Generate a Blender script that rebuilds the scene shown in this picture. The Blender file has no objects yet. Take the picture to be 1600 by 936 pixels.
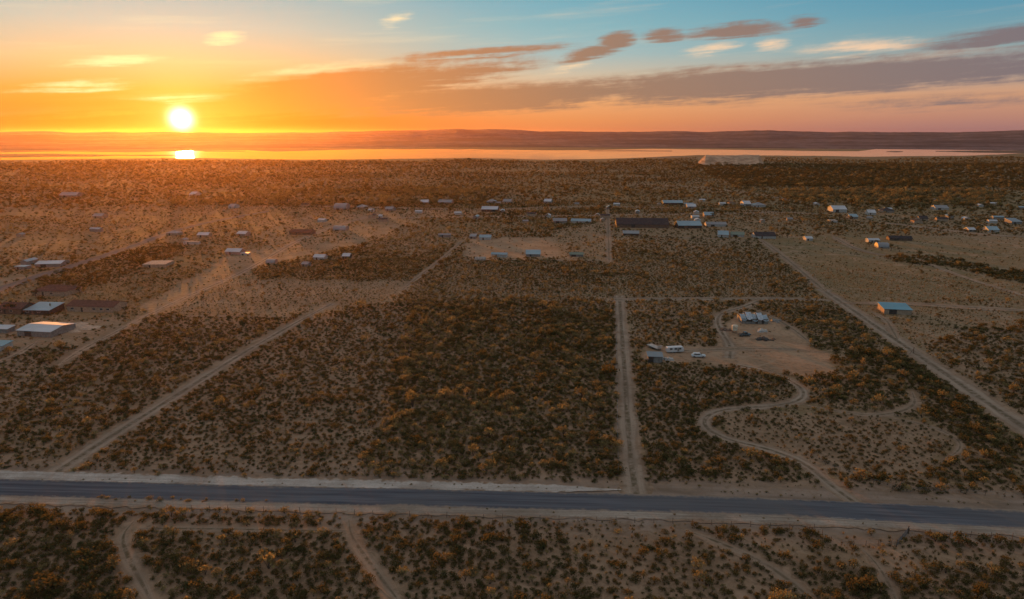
import bpy, math, random
import numpy as np
from mathutils import Vector, Matrix, noise as mnoise

random.seed(7); RNG = np.random.default_rng(11)
SC = bpy.context.scene
COL = SC.collection
R = math.radians

# ------------------------------------------------------------------ camera
F, CX, CY, HOR, CAMH = 1080.0, 800.0, 468.0, 208.5, 80.0
PITCH = math.atan((CY - HOR) / F)
cam_d = bpy.data.cameras.new('camera'); cam = bpy.data.objects.new('camera', cam_d); COL.objects.link(cam)
cam.location = (0, 0, CAMH); cam.rotation_euler = (math.pi/2 - PITCH, 0, 0)
cam_d.sensor_width = 36; cam_d.lens = 36 * F / 1600; cam_d.clip_start = 1; cam_d.clip_end = 60000
SC.camera = cam

def ray(x, y):
    u, v = (x - CX) / F, (CY - y) / F
    c, s = math.cos(PITCH), math.sin(PITCH)
    return Vector((u, c + v * s, -s + v * c))
def G(x, y, z=0.0):                      # ground point of a place in the photograph
    d = ray(x, y); t = (z - CAMH) / d.z
    return Vector((d.x * t, d.y * t, z))
def azel(x, y):
    d = ray(x, y).normalized()
    return math.degrees(math.atan2(d.x, d.y)), math.degrees(math.asin(d.z))
def to_px(X, Y):
    c, s = math.cos(PITCH), math.sin(PITCH)
    dep = Y * c + CAMH * s
    return CX + F * X / dep, CY + F * (CAMH * c - Y * s) / dep

# ------------------------------------------------------------------ light and exposure
SUN_AZ, SUN_EL = azel(283, 186)
SUN_LAMP_EL = SUN_EL + 1.3
vs = SC.view_settings
vs.view_transform = 'Standard'; vs.look = 'None'; vs.exposure = 0.36; vs.gamma = 1.0; vs.use_curve_mapping = False
cy = SC.cycles
cy.use_denoising = True; cy.max_bounces = 6; cy.diffuse_bounces = 2; cy.glossy_bounces = 2
cy.transmission_bounces = 4; cy.transparent_max_bounces = 4; cy.volume_bounces = 0
cy.sample_clamp_indirect = 4.0; cy.use_adaptive_sampling = True; cy.adaptive_threshold = 0.01

def lin(r, g, b):
    f = lambda c: (c/255)/12.92 if c/255 <= 0.04045 else ((c/255 + 0.055)/1.055)**2.4
    return (f(r), f(g), f(b), 1.0)

class NT:
    """small helper around a node tree"""
    def __init__(s, nt): s.nt = nt; s.N = nt.nodes; s.L = nt.links
    def new(s, t, **k):
        n = s.N.new(t)
        for a, v in k.items(): setattr(n, a, v)
        return n
    def put(s, sock, v):
        if isinstance(v, bpy.types.NodeSocket): s.L.new(v, sock)
        elif v is not None: sock.default_value = v
    def m(s, op, a, b=None, c=None, clamp=False):
        n = s.new('ShaderNodeMath', operation=op, use_clamp=clamp)
        for i, v in enumerate((a, b, c)):
            if v is not None: s.put(n.inputs[i], v)
        return n.outputs[0]
    def mix(s, f, a, b, bt='MIX'):
        n = s.new('ShaderNodeMix', data_type='RGBA', blend_type=bt)
        s.put(n.inputs[0], f); s.put(n.inputs[6], a); s.put(n.inputs[7], b)
        return n.outputs[2]
    def step(s, v, lo, hi, a=0.0, b=1.0):
        n = s.new('ShaderNodeMapRange', interpolation_type='SMOOTHSTEP')
        s.put(n.inputs[0], v); n.inputs[1].default_value = lo; n.inputs[2].default_value = hi
        n.inputs[3].default_value = a; n.inputs[4].default_value = b
        return n.outputs[0]
    def noise(s, vec, scale, detail=3.0, rough=0.55, out=0, dist=0.0):
        n = s.new('ShaderNodeTexNoise'); n.inputs['Scale'].default_value = scale
        n.inputs['Detail'].default_value = detail; n.inputs['Roughness'].default_value = rough
        n.inputs['Distortion'].default_value = dist
        if vec is not None: s.L.new(vec, n.inputs['Vector'])
        return n.outputs[out]
    def ramp(s, f, stops):
        n = s.new('ShaderNodeValToRGB'); cr = n.color_ramp
        while len(cr.elements) < len(stops): cr.elements.new(0.5)
        for e, (p, c) in zip(cr.elements, stops): e.position = p; e.color = c
        s.put(n.inputs[0], f); return n.outputs[0]

world = bpy.data.worlds.new('World'); SC.world = world; world.use_nodes = True
def build_world():
    w = NT(world.node_tree); w.N.clear()
    world.cycles.sampling_method = 'MANUAL'; world.cycles.sample_map_resolution = 512
    tc = w.new('ShaderNodeTexCoord'); sep = w.new('ShaderNodeSeparateXYZ')
    nrm = w.new('ShaderNodeVectorMath', operation='NORMALIZE'); w.L.new(tc.outputs['Generated'], nrm.inputs[0])
    w.L.new(nrm.outputs[0], sep.inputs[0])
    x, y, z = sep.outputs
    el = w.m('MULTIPLY', w.m('ARCSINE', z), 57.29578)
    az = w.m('MULTIPLY', w.m('ARCTAN2', x, y), 57.29578)
    sd = Vector((math.sin(R(SUN_AZ))*math.cos(R(SUN_EL)), math.cos(R(SUN_AZ))*math.cos(R(SUN_EL)), math.sin(R(SUN_EL))))
    dot = w.new('ShaderNodeVectorMath', operation='DOT_PRODUCT')
    w.L.new(nrm.outputs[0], dot.inputs[0]); dot.inputs[1].default_value = sd
    sa = w.m('MULTIPLY', w.m('ARCCOSINE', w.m('MINIMUM', dot.outputs['Value'], 0.9999999)), 57.29578)
    dz = w.m('ABSOLUTE', w.m('SUBTRACT', az, SUN_AZ))
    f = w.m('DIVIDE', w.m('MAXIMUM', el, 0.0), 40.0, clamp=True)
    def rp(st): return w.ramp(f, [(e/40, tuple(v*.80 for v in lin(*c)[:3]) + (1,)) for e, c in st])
    near = rp([(0, (186,66,8)), (1, (218,96,14)), (2, (234,122,26)), (3, (236,146,54)), (5, (226,184,130)), (7.5, (190,188,172)), (10, (150,176,180)), (18, (162,172,176)), (40, (160,156,158))])  # in all three ramps the highest stops, above the view, are brightened to light the ground
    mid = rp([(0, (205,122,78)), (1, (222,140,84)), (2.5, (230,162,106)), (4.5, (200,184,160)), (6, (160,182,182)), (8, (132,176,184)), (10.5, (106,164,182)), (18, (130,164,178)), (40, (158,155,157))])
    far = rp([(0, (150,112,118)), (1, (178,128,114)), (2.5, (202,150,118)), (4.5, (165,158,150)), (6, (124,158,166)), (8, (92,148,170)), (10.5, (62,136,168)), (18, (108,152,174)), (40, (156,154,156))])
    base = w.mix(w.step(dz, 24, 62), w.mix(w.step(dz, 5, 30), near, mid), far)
    # clouds: long streaks in azimuth and elevation, frayed by stretched noise
    cv = w.new('ShaderNodeCombineXYZ'); w.put(cv.inputs[0], w.m('MULTIPLY', az, 0.065))
    w.put(cv.inputs[1], w.m('SUBTRACT', el, w.m('MULTIPLY', az, 0.055)))
    n1 = w.noise(cv.outputs[0], 0.9, 6.0, 0.62)
    n2 = w.noise(cv.outputs[0], 3.2, 5.0, 0.6)
    wv = w.m('ADD', w.m('MULTIPLY', w.m('SUBTRACT', n1, 0.5), 1.5), w.m('MULTIPLY', w.m('SUBTRACT', n2, 0.5), 0.6))
    elw = w.m('ADD', el, wv)
    pv_ = w.new('ShaderNodeCombineXYZ'); w.put(pv_.inputs[0], az); w.put(pv_.inputs[1], elw)
    def blobs(lst):
        tot = 0.0
        for (x0, y0, x1, y1, th, amp) in lst:
            a0, e0 = azel(x0, y0); a1, e1 = azel(x1, y1)
            mp = w.new('ShaderNodeMapping', vector_type='TEXTURE'); w.L.new(pv_.outputs[0], mp.inputs[0])
            mp.inputs['Location'].default_value = ((a0+a1)/2, (e0+e1)/2, 0)
            mp.inputs['Rotation'].default_value = (0, 0, math.atan2(e1-e0, a1-a0))
            mp.inputs['Scale'].default_value = (math.hypot(a1-a0, e1-e0)*.62, th/F*57.3*.92, 1)
            gr = w.new('ShaderNodeTexGradient', gradient_type='SPHERICAL'); w.L.new(mp.outputs[0], gr.inputs[0])
            tot = w.m('MAXIMUM', w.m('MULTIPLY', gr.outputs['Fac'], amp*1.25), tot)
        return tot
    dark = blobs([(270,174,760,106,40,1.25), (560,134,860,96,22,.9), (380,174,1180,126,30,1.1), (820,150,1780,82,36,1.2), (1150,128,1780,92,30,1.0),
                  (-120,176,270,170,18,.6), (600,96,915,70,13,.85), (868,98,980,70,14,1.05), (930,70,995,56,18,1.15),
                  (1000,55,1080,51,12,.8), (1060,52,1250,41,13,.95), (1220,37,1295,33,9,.75), (1420,72,1780,34,20,.9), (1240,164,1780,150,14,.4)])
    lit = blobs([(80,102,262,90,10,.9), (316,66,388,56,15,.9), (590,38,650,26,11,.8), (0,140,220,130,12,.7), (360,128,600,96,16,.75),
                 (180,150,420,150,10,.7), (500,104,660,98,9,.7), (850,112,940,96,10,.5), (1060,84,1170,66,13,.75), (1170,72,1240,66,14,.8), (1230,78,1480,62,15,.8),
                 (560,155,1000,132,9,.4), (1000,122,1300,92,10,.4), (1300,98,1640,72,12,.5)])
    cv3 = w.new('ShaderNodeCombineXYZ'); w.put(cv3.inputs[0], w.m('MULTIPLY', az, 0.42)); w.put(cv3.inputs[1], w.m('SUBTRACT', el, w.m('MULTIPLY', az, 0.10)))
    n3 = w.noise(cv3.outputs[0], 1.6, 6.0, 0.66)
    fray = w.m('ADD', w.m('MULTIPLY', w.m('SUBTRACT', n3, .5), 1.1), w.m('MULTIPLY', w.m('SUBTRACT', n2, .5), 1.5))
    dm = w.step(w.m('ADD', w.m('MULTIPLY', dark, 1.15), w.m('MULTIPLY', fray, w.m('MINIMUM', w.m('MULTIPLY', dark, 2.5), 1.0))), 0.05, 0.95, 0.0, 0.97)
    lm = w.step(w.m('ADD', w.m('MULTIPLY', lit, 1.15), w.m('MULTIPLY', fray, w.m('MINIMUM', w.m('MULTIPLY', lit, 2.5), 1.0))), 0.10, 1.3, 0.0, 0.8)
    # faint cirrus veil everywhere
    veil = w.m('MULTIPLY', w.step(n1, 0.5, 0.8), w.step(el, 0.0, 6.0, 0.0, 0.22))
    lcol = w.ramp(w.m('DIVIDE', dz, 70.0, clamp=True), [(0, lin(240,220,158)), (.2, lin(242,212,158)), (.45, lin(238,196,150)), (1, lin(220,178,150))])
    dcol = w.ramp(w.m('DIVIDE', dz, 70.0, clamp=True), [(0, lin(226,124,30)), (.10, lin(208,112,40)), (.22, lin(172,110,66)), (.45, lin(136,104,86)), (.75, lin(116,100,100)), (1, lin(100,94,106))])
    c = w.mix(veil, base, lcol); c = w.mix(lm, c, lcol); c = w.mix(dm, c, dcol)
    # aureole and sun
    hal = w.m('EXPONENT', w.m('DIVIDE', sa, -1.9))
    hal2 = w.m('EXPONENT', w.m('DIVIDE', sa, -7.0))
    sq = w.m('DIVIDE', sa, .62); core = w.m('EXPONENT', w.m('MULTIPLY', w.m('MULTIPLY', sq, sq), -1.0))
    def scl(col, f):
        n = w.new('ShaderNodeVectorMath', operation='SCALE'); n.inputs[0].default_value = col; w.put(n.inputs['Scale'], f); return n.outputs[0]
    def add(a, b):
        n = w.new('ShaderNodeVectorMath', operation='ADD'); w.put(n.inputs[0], a); w.put(n.inputs[1], b); return n.outputs[0]
    c = add(c, scl((1.0, .60, .16), w.m('MULTIPLY', hal, 0.5)))
    c = add(c, scl((.35, .12, .01), w.m('MULTIPLY', hal2, 0.15)))
    c = add(c, scl((4.2, 3.3, 2.3), core))
    sky = w.new('ShaderNodeTexSky', sky_type='NISHITA', sun_disc=False)
    sky.sun_elevation = R(SUN_LAMP_EL); sky.sun_rotation = R(SUN_AZ); sky.air_density = 1.0; sky.dust_density = 2.0; sky.altitude = 900
    nis = w.new('ShaderNodeVectorMath', operation='SCALE'); w.L.new(sky.outputs[0], nis.inputs[0]); nis.inputs['Scale'].default_value = 0.008
    c = add(c, nis.outputs[0])
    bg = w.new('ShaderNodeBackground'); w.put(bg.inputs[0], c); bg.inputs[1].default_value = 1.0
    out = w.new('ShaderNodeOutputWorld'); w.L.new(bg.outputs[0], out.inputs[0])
build_world()
sun_d = bpy.data.lights.new('sun', 'SUN'); sun = bpy.data.objects.new('sun', sun_d); COL.objects.link(sun)
sun_d.energy = 5.0; sun_d.angle = R(1.2); sun_d.color = (1.0, 0.33, 0.04)
sun.rotation_euler = (R(90 - SUN_LAMP_EL), 0, R(180 - SUN_AZ)); sun.location = (-300, 600, 200)
SUN_DIR = Vector((math.sin(R(SUN_AZ)), math.cos(R(SUN_AZ)), 0))

# ------------------------------------------------------------------ object helpers
def mesh_obj(name, verts, faces, mat, parent=None, loc=None, smooth=False, mats=None, midx=None):
    me = bpy.data.meshes.new(name); me.from_pydata([tuple(v) for v in verts], [], faces)
    for m_ in (mats or [mat]): me.materials.append(m_)
    if midx is not None: me.polygons.foreach_set('material_index', midx)
    if smooth: me.polygons.foreach_set('use_smooth', [True]*len(me.polygons))
    me.update()
    o = bpy.data.objects.new(name, me); COL.objects.link(o)
    if parent: o.parent = parent
    if loc is not None: o.location = loc
    return o
def tag(o, label=None, cat=None, group=None, kind=None):
    if label: o['label'] = label
    if cat: o['category'] = cat
    if group: o['group'] = group
    if kind: o['kind'] = kind
    return o
def empty(name, loc, rz=0.0):
    o = bpy.data.objects.new(name, None); COL.objects.link(o); o.location = loc; o.rotation_euler = (0, 0, rz); o.empty_display_size = .5
    return o
class MB:
    """collects boxes, prisms and tubes into one mesh"""
    def __init__(s): s.v = []; s.f = []
    def add(s, v, f):
        n = len(s.v); s.v += [tuple(p) for p in v]; s.f += [tuple(i + n for i in q) for q in f]; return s
    def box(s, x0, y0, z0, x1, y1, z1):
        return s.add([(x0,y0,z0),(x1,y0,z0),(x1,y1,z0),(x0,y1,z0),(x0,y0,z1),(x1,y0,z1),(x1,y1,z1),(x0,y1,z1)],
                     [(3,2,1,0),(4,5,6,7),(0,1,5,4),(1,2,6,5),(2,3,7,6),(3,0,4,7)])
    def tube(s, pts, rads, n=6):
        pts = [Vector(p) for p in pts]; V = []; Fc = []
        for i, p in enumerate(pts):
            d = (pts[min(i+1, len(pts)-1)] - pts[max(i-1, 0)]).normalized()
            a = d.orthogonal().normalized(); b = d.cross(a)
            for k in range(n):
                t = 2*math.pi*k/n; V.append(p + (a*math.cos(t) + b*math.sin(t))*rads[i])
        for i in range(len(pts)-1):
            for k in range(n): Fc.append((i*n+k, i*n+(k+1)%n, (i+1)*n+(k+1)%n, (i+1)*n+k))
        Fc.append(tuple(range(n))[::-1]); Fc.append(tuple((len(pts)-1)*n+k for k in range(n)))
        return s.add(V, Fc)
    def slab(s, quad, t):                 # a plate of thickness t below four corner points
        q = [Vector(p) for p in quad]; n = (q[1]-q[0]).cross(q[3]-q[0]).normalized()
        return s.add(q + [p - n*t for p in q], [(0,1,2,3),(7,6,5,4),(1,0,4,5),(2,1,5,6),(3,2,6,7),(0,3,7,4)])
    def build(s, name, mat, parent=None, loc=None, smooth=False): return mesh_obj(name, s.v, s.f, mat, parent, loc, smooth)

# ------------------------------------------------------------------ materials
def soil_nodes(n, geo_pos, bare, green):
    """colour of the desert floor at a world position"""
    p = geo_pos
    big = n.noise(p, 0.006, 4, .6); med = n.noise(p, 0.05, 4, .6); fine = n.noise(p, 0.55, 4, .65); grit = n.noise(p, 2.6, 3, .7)
    scrub = n.mix(n.step(med, .35, .68), (.190, .126, .080, 1), (.290, .194, .126, 1))
    bareC = n.mix(n.step(med, .3, .7), (.30, .184, .110, 1), (.46, .295, .182, 1))
    # weeds and dry grass: straw, olive and dark brush in patches
    g1 = n.mix(n.step(fine, .36, .64), (.095, .078, .034, 1), (.33, .215, .085, 1))
    g2 = n.mix(n.step(med, .40, .62), g1, (.15, .125, .052, 1))
    c = n.mix(bare, scrub, bareC)
    gm = n.m('MULTIPLY', green, n.step(n.m('ADD', n.m('MULTIPLY', fine, .5), n.m('MULTIPLY', big, .6)), .30, .62, .25, 1.0))
    c = n.mix(gm, c, g2)
    va = n.m('ABSOLUTE', n.m('SUBTRACT', n.noise(p, .16, 2, .5, dist=.6), .5)); vb = n.m('ABSOLUTE', n.m('SUBTRACT', n.noise(p, .022, 3, .55, dist=.4), .5))
    c = n.mix(n.step(fine, .47, .66, 0, .55), c, (.11, .078, .053, 1))
    c = n.mix(n.step(va, .008, .04, .4, 0), c, (.37, .25, .168, 1)); c = n.mix(n.step(vb, .004, .016, .45, 0), c, (.40, .27, .18, 1))
    c = n.mix(n.step(grit, .35, .72, .0, .30), c, n.mix(n.step(big, .3, .7), (.42, .31, .22, 1), (.34, .23, .15, 1)))
    return c, fine, grit
def bsdf(n, col, rough=.95, spec=.15, normal=None):
    b = n.new('ShaderNodeBsdfPrincipled'); n.put(b.inputs['Base Color'], col); n.put(b.inputs['Roughness'], rough)
    b.inputs['Specular IOR Level'].default_value = spec
    if normal is not None: n.L.new(normal, b.inputs['Normal'])
    o = n.N.get('Material Output') or n.new('ShaderNodeOutputMaterial'); n.L.new(b.outputs[0], o.inputs[0]); return b
def newmat(name):
    m = bpy.data.materials.new(name); m.use_nodes = True; n = NT(m.node_tree); n.N.clear(); n.new('ShaderNodeOutputMaterial'); n.N[-1].name = 'Material Output'
    return m, n
def bump(n, h, strength, dist):
    b = n.new('ShaderNodeBump'); b.inputs['Strength'].default_value = strength; b.inputs['Distance'].default_value = dist
    n.L.new(h, b.inputs['Height']); return b.outputs[0]
def attr(n, name):
    a = n.new('ShaderNodeAttribute'); a.attribute_name = name; return a.outputs['Fac']

def mat_ground():
    m, n = newmat('desert_floor'); pos = n.new('ShaderNodeNewGeometry').outputs['Position']
    c, fine, grit = soil_nodes(n, pos, attr(n, 'bare'), attr(n, 'green'))
    h = n.m('ADD', n.m('MULTIPLY', fine, .5), n.m('MULTIPLY', grit, .15))
    bsdf(n, c, .97, .05, bump(n, h, .7, .5)); return m
def mat_track(name, colA, colB, rut=.5, edge=.55):
    m, n = newmat(name); pos = n.new('ShaderNodeNewGeometry').outputs['Position']
    uv = n.new('ShaderNodeUVMap').outputs[0]; sp = n.new('ShaderNodeSeparateXYZ'); n.L.new(uv, sp.inputs[0])
    u = n.m('ABSOLUTE', n.m('SUBTRACT', n.m('MULTIPLY', sp.outputs[0], 2.0), 1.0))
    c, fine, grit = soil_nodes(n, pos, 0.25, 0.0)
    st = n.new('ShaderNodeCombineXYZ'); n.put(st.inputs[0], n.m('MULTIPLY', sp.outputs[0], 9.0)); n.put(st.inputs[1], n.m('MULTIPLY', sp.outputs[1], .05))
    streak = n.noise(st.outputs[0], 1.0, 4, .6)
    base = n.mix(n.step(streak, .3, .7), colA, colB)
    ruts = n.step(n.m('ABSOLUTE', n.m('SUBTRACT', u, .42)), .05, .24, rut, 0.0)
    base = n.mix(ruts, base, tuple(min(1, v*1.25) for v in colB[:3]) + (1,))
    if rut > .2: base = n.mix(n.m('MULTIPLY', n.step(u, .10, .26, 1.0, 0.0), n.step(fine, .38, .6)), base, (.125, .095, .055, 1))
    base = n.mix(n.step(n.noise(pos, .07, 4, .6), .42, .66, 0, .45), base, (.16, .115, .08, 1))
    base = n.mix(n.step(grit, .4, .75, 0, .35), base, (.13, .095, .065, 1))
    e = n.m('ADD', u, n.m('MULTIPLY', n.m('SUBTRACT', n.m('ADD', n.m('MULTIPLY', fine, .6), n.m('MULTIPLY', n.noise(pos, .14, 4, .6), .4)), .5), 2.4))
    c = n.mix(n.step(e, edge, 1.0), base, c)
    bsdf(n, c, .97, .08, bump(n, n.m('ADD', n.m('MULTIPLY', fine, .3), n.m('MULTIPLY', streak, .3)), .5, .3)); return m
def mat_asphalt():
    m, n = newmat('asphalt'); pos = n.new('ShaderNodeNewGeometry').outputs['Position']
    uv = n.new('ShaderNodeUVMap').outputs[0]; sp = n.new('ShaderNodeSeparateXYZ'); n.L.new(uv, sp.inputs[0])
    st = n.new('ShaderNodeCombineXYZ'); n.put(st.inputs[0], n.m('MULTIPLY', sp.outputs[0], 7.0)); n.put(st.inputs[1], n.m('MULTIPLY', sp.outputs[1], .03))
    s = n.noise(st.outputs[0], 1.0, 5, .65); f = n.noise(pos, .8, 4, .65); b = n.noise(pos, .03, 3, .5)
    c = n.mix(n.step(s, .3, .7), (.072, .076, .090, 1), (.150, .154, .172, 1))
    c = n.mix(n.step(b, .38, .66, 0, .7), c, (.135, .128, .128, 1))
    u = n.m('ABSOLUTE', n.m('SUBTRACT', n.m('MULTIPLY', sp.outputs[0], 2.0), 1.0))
    c = n.mix(n.step(n.m('ADD', u, n.m('MULTIPLY', n.m('SUBTRACT', n.m('ADD', n.m('MULTIPLY', f, .5), n.m('MULTIPLY', b, .5)), .5), 1.5)), .74, 1.08), c, (.28, .215, .165, 1))
    bsdf(n, c, n.step(s, .2, .8, .9, 1.0), .0); return m
def mat_plain(name, col, rough=.6, spec=.3, metal=0.0, var=.25, scale=1.2, dirt=(.22, .16, .11, 1), dirt_amt=.35):
    m, n = newmat(name); tc = n.new('ShaderNodeTexCoord').outputs['Object']
    a = n.noise(tc, scale, 4, .6); d = n.noise(tc, .45, 4, .65)
    hi = tuple(min(1, v*(1+var)) for v in col[:3]) + (1,); lo = tuple(v*(1-var) for v in col[:3]) + (1,)
    c = n.mix(n.step(a, .3, .7), lo, hi); c = n.mix(n.step(d, .48, .8, 0, dirt_amt), c, dirt)
    b = bsdf(n, c, rough, spec); b.inputs['Metallic'].default_value = metal; return m
def mat_sheet(name, col, rough=.42, metal=.35):
    """ribbed sheet-metal roof with rust streaks"""
    m, n = newmat(name); tc = n.new('ShaderNodeTexCoord').outputs['Object']
    wv = n.new('ShaderNodeTexWave'); wv.inputs['Scale'].default_value = 1.3; wv.inputs['Distortion'].default_value = 0; n.L.new(tc, wv.inputs[0])
    d = n.noise(tc, .5, 5, .65); a = n.noise(tc, .12, 3, .5)
    c = n.mix(n.step(a, .35, .65), tuple(v*.82 for v in col[:3])+(1,), col)
    c = n.mix(n.step(wv.outputs['Fac'], .80, .98, 0, .3), c, tuple(v*.55 for v in col[:3])+(1,))
    c = n.mix(n.step(d, .56, .8, 0, .5), c, (.20, .12, .07, 1))
    b = bsdf(n, c, rough, .4, bump(n, wv.outputs['Fac'], .3, .05)); b.inputs['Metallic'].default_value = metal; return m
def mat_leaf(name, stops, trans=.35, tcol=None):
    m, n = newmat(name); oi = n.new('ShaderNodeObjectInfo').outputs['Random']; pos = n.new('ShaderNodeTexCoord').outputs['Object']
    c = n.ramp(oi, [(i/(len(stops)-1), s_ + (1,)) for i, s_ in enumerate(stops)])
    v = n.noise(pos, 2.3, 2, .5); hs = n.new('ShaderNodeHueSaturation'); n.L.new(c, hs.inputs['Color']); n.put(hs.inputs['Value'], n.step(v, .3, .7, .6, 1.45))
    d = n.new('ShaderNodeBsdfDiffuse'); t = n.new('ShaderNodeBsdfTranslucent'); n.L.new(hs.outputs[0], d.inputs[0])
    if tcol: t.inputs[0].default_value = tcol + (1,)
    else: n.L.new(hs.outputs[0], t.inputs[0])
    mx = n.new('ShaderNodeMixShader'); mx.inputs[0].default_value = trans; n.L.new(d.outputs[0], mx.inputs[1]); n.L.new(t.outputs[0], mx.inputs[2])
    n.L.new(mx.outputs[0], n.N['Material Output'].inputs[0]); return m
MT = {}
MT['ground'] = mat_ground()
MT['track'] = mat_track('packed_dirt', (.235, .170, .122, 1), (.36, .275, .205, 1), .5, .3)
MT['path'] = mat_track('worn_trail', (.25, .178, .124, 1), (.34, .25, .178, 1), .3, .0)
MT['pale_track'] = mat_track('pale_caliche', (.33, .222, .15, 1), (.45, .315, .22, 1), .3, .1)
MT['shoulder'] = mat_track('gravel_shoulder', (.40, .34, .29, 1), (.58, .51, .45, 1), .0, .62)
MT['verge'] = mat_track('graded_verge', (.21, .150, .110, 1), (.36, .265, .205, 1), .0, .3)
MT['shoulder2'] = mat_track('dusty_road_edge', (.26, .205, .16, 1), (.42, .35, .285, 1), .0, .4)
MT['asphalt'] = mat_asphalt()
MT['paint'] = mat_plain('worn_white_paint', (.26, .26, .255, 1), .8, .2)
MT['wood'] = mat_plain('weathered_wood', (.17, .12, .085, 1), .9, .1)
MT['steel'] = mat_plain('galvanised_steel', (.30, .30, .30, 1), .5, .5, .6)
MT['darksteel'] = mat_plain('dark_painted_steel', (.05, .055, .06, 1), .5, .4, .3)
MT['glass'] = mat_plain('window_glass', (.03, .035, .04, 1), .08, .8, 0, .1, 1, dirt_amt=.1)
MT['rubber'] = mat_plain('tyre_rubber', (.02, .02, .02, 1), .8, .2)
MT['creo'] = mat_leaf('creosote_leaf', [(.058,.060,.024), (.085,.080,.032), (.115,.088,.036), (.070,.072,.034), (.140,.100,.040)], .30, (.19, .14, .05))
MT['gold'] = mat_leaf('golden_leaf', [(.22,.175,.075), (.31,.24,.105), (.18,.145,.065), (.27,.205,.098)], .42)
MT['straw'] = mat_leaf('dry_grass_blade', [(.26,.19,.10), (.34,.24,.13), (.20,.145,.075)], .3)
MT['treeleaf'] = mat_leaf('mesquite_leaf', [(.030,.040,.018), (.045,.050,.022), (.060,.058,.026)], .3, (.10, .09, .03))
MT['stem'] = mat_plain('grey_stem', (.085, .066, .05, 1), .9, .1)
MT['bark'] = mat_plain('rough_bark', (.075, .055, .04, 1), .95, .1)

# ------------------------------------------------------------------ layout taken from the photograph (image places, turned into ground points)
def smooth(pts, it=2):
    for _ in range(it):
        q = [pts[0]]
        for a, b in zip(pts[:-1], pts[1:]): q += [a*.75 + b*.25, a*.25 + b*.75]
        pts = q + [pts[-1]]
    return pts
def gpath(px, it=2): return smooth([G(*p) for p in px], it)
def resample(pts, step):
    out = [pts[0]]; acc = 0.0
    for a, b in zip(pts[:-1], pts[1:]):
        L = (b - a).length; t = step - acc
        while t <= L: out.append(a.lerp(b, t/L)); t += step
        acc = (acc + L) % step if L else acc
    out.append(pts[-1]); return out
PAVED = [(-700,752),(-300,755),(0,762),(200,767),(400,773),(600,777),(800,782),(1000,786),(1200,792),(1400,802),(1600,812),(1900,829),(2400,858)]
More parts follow.
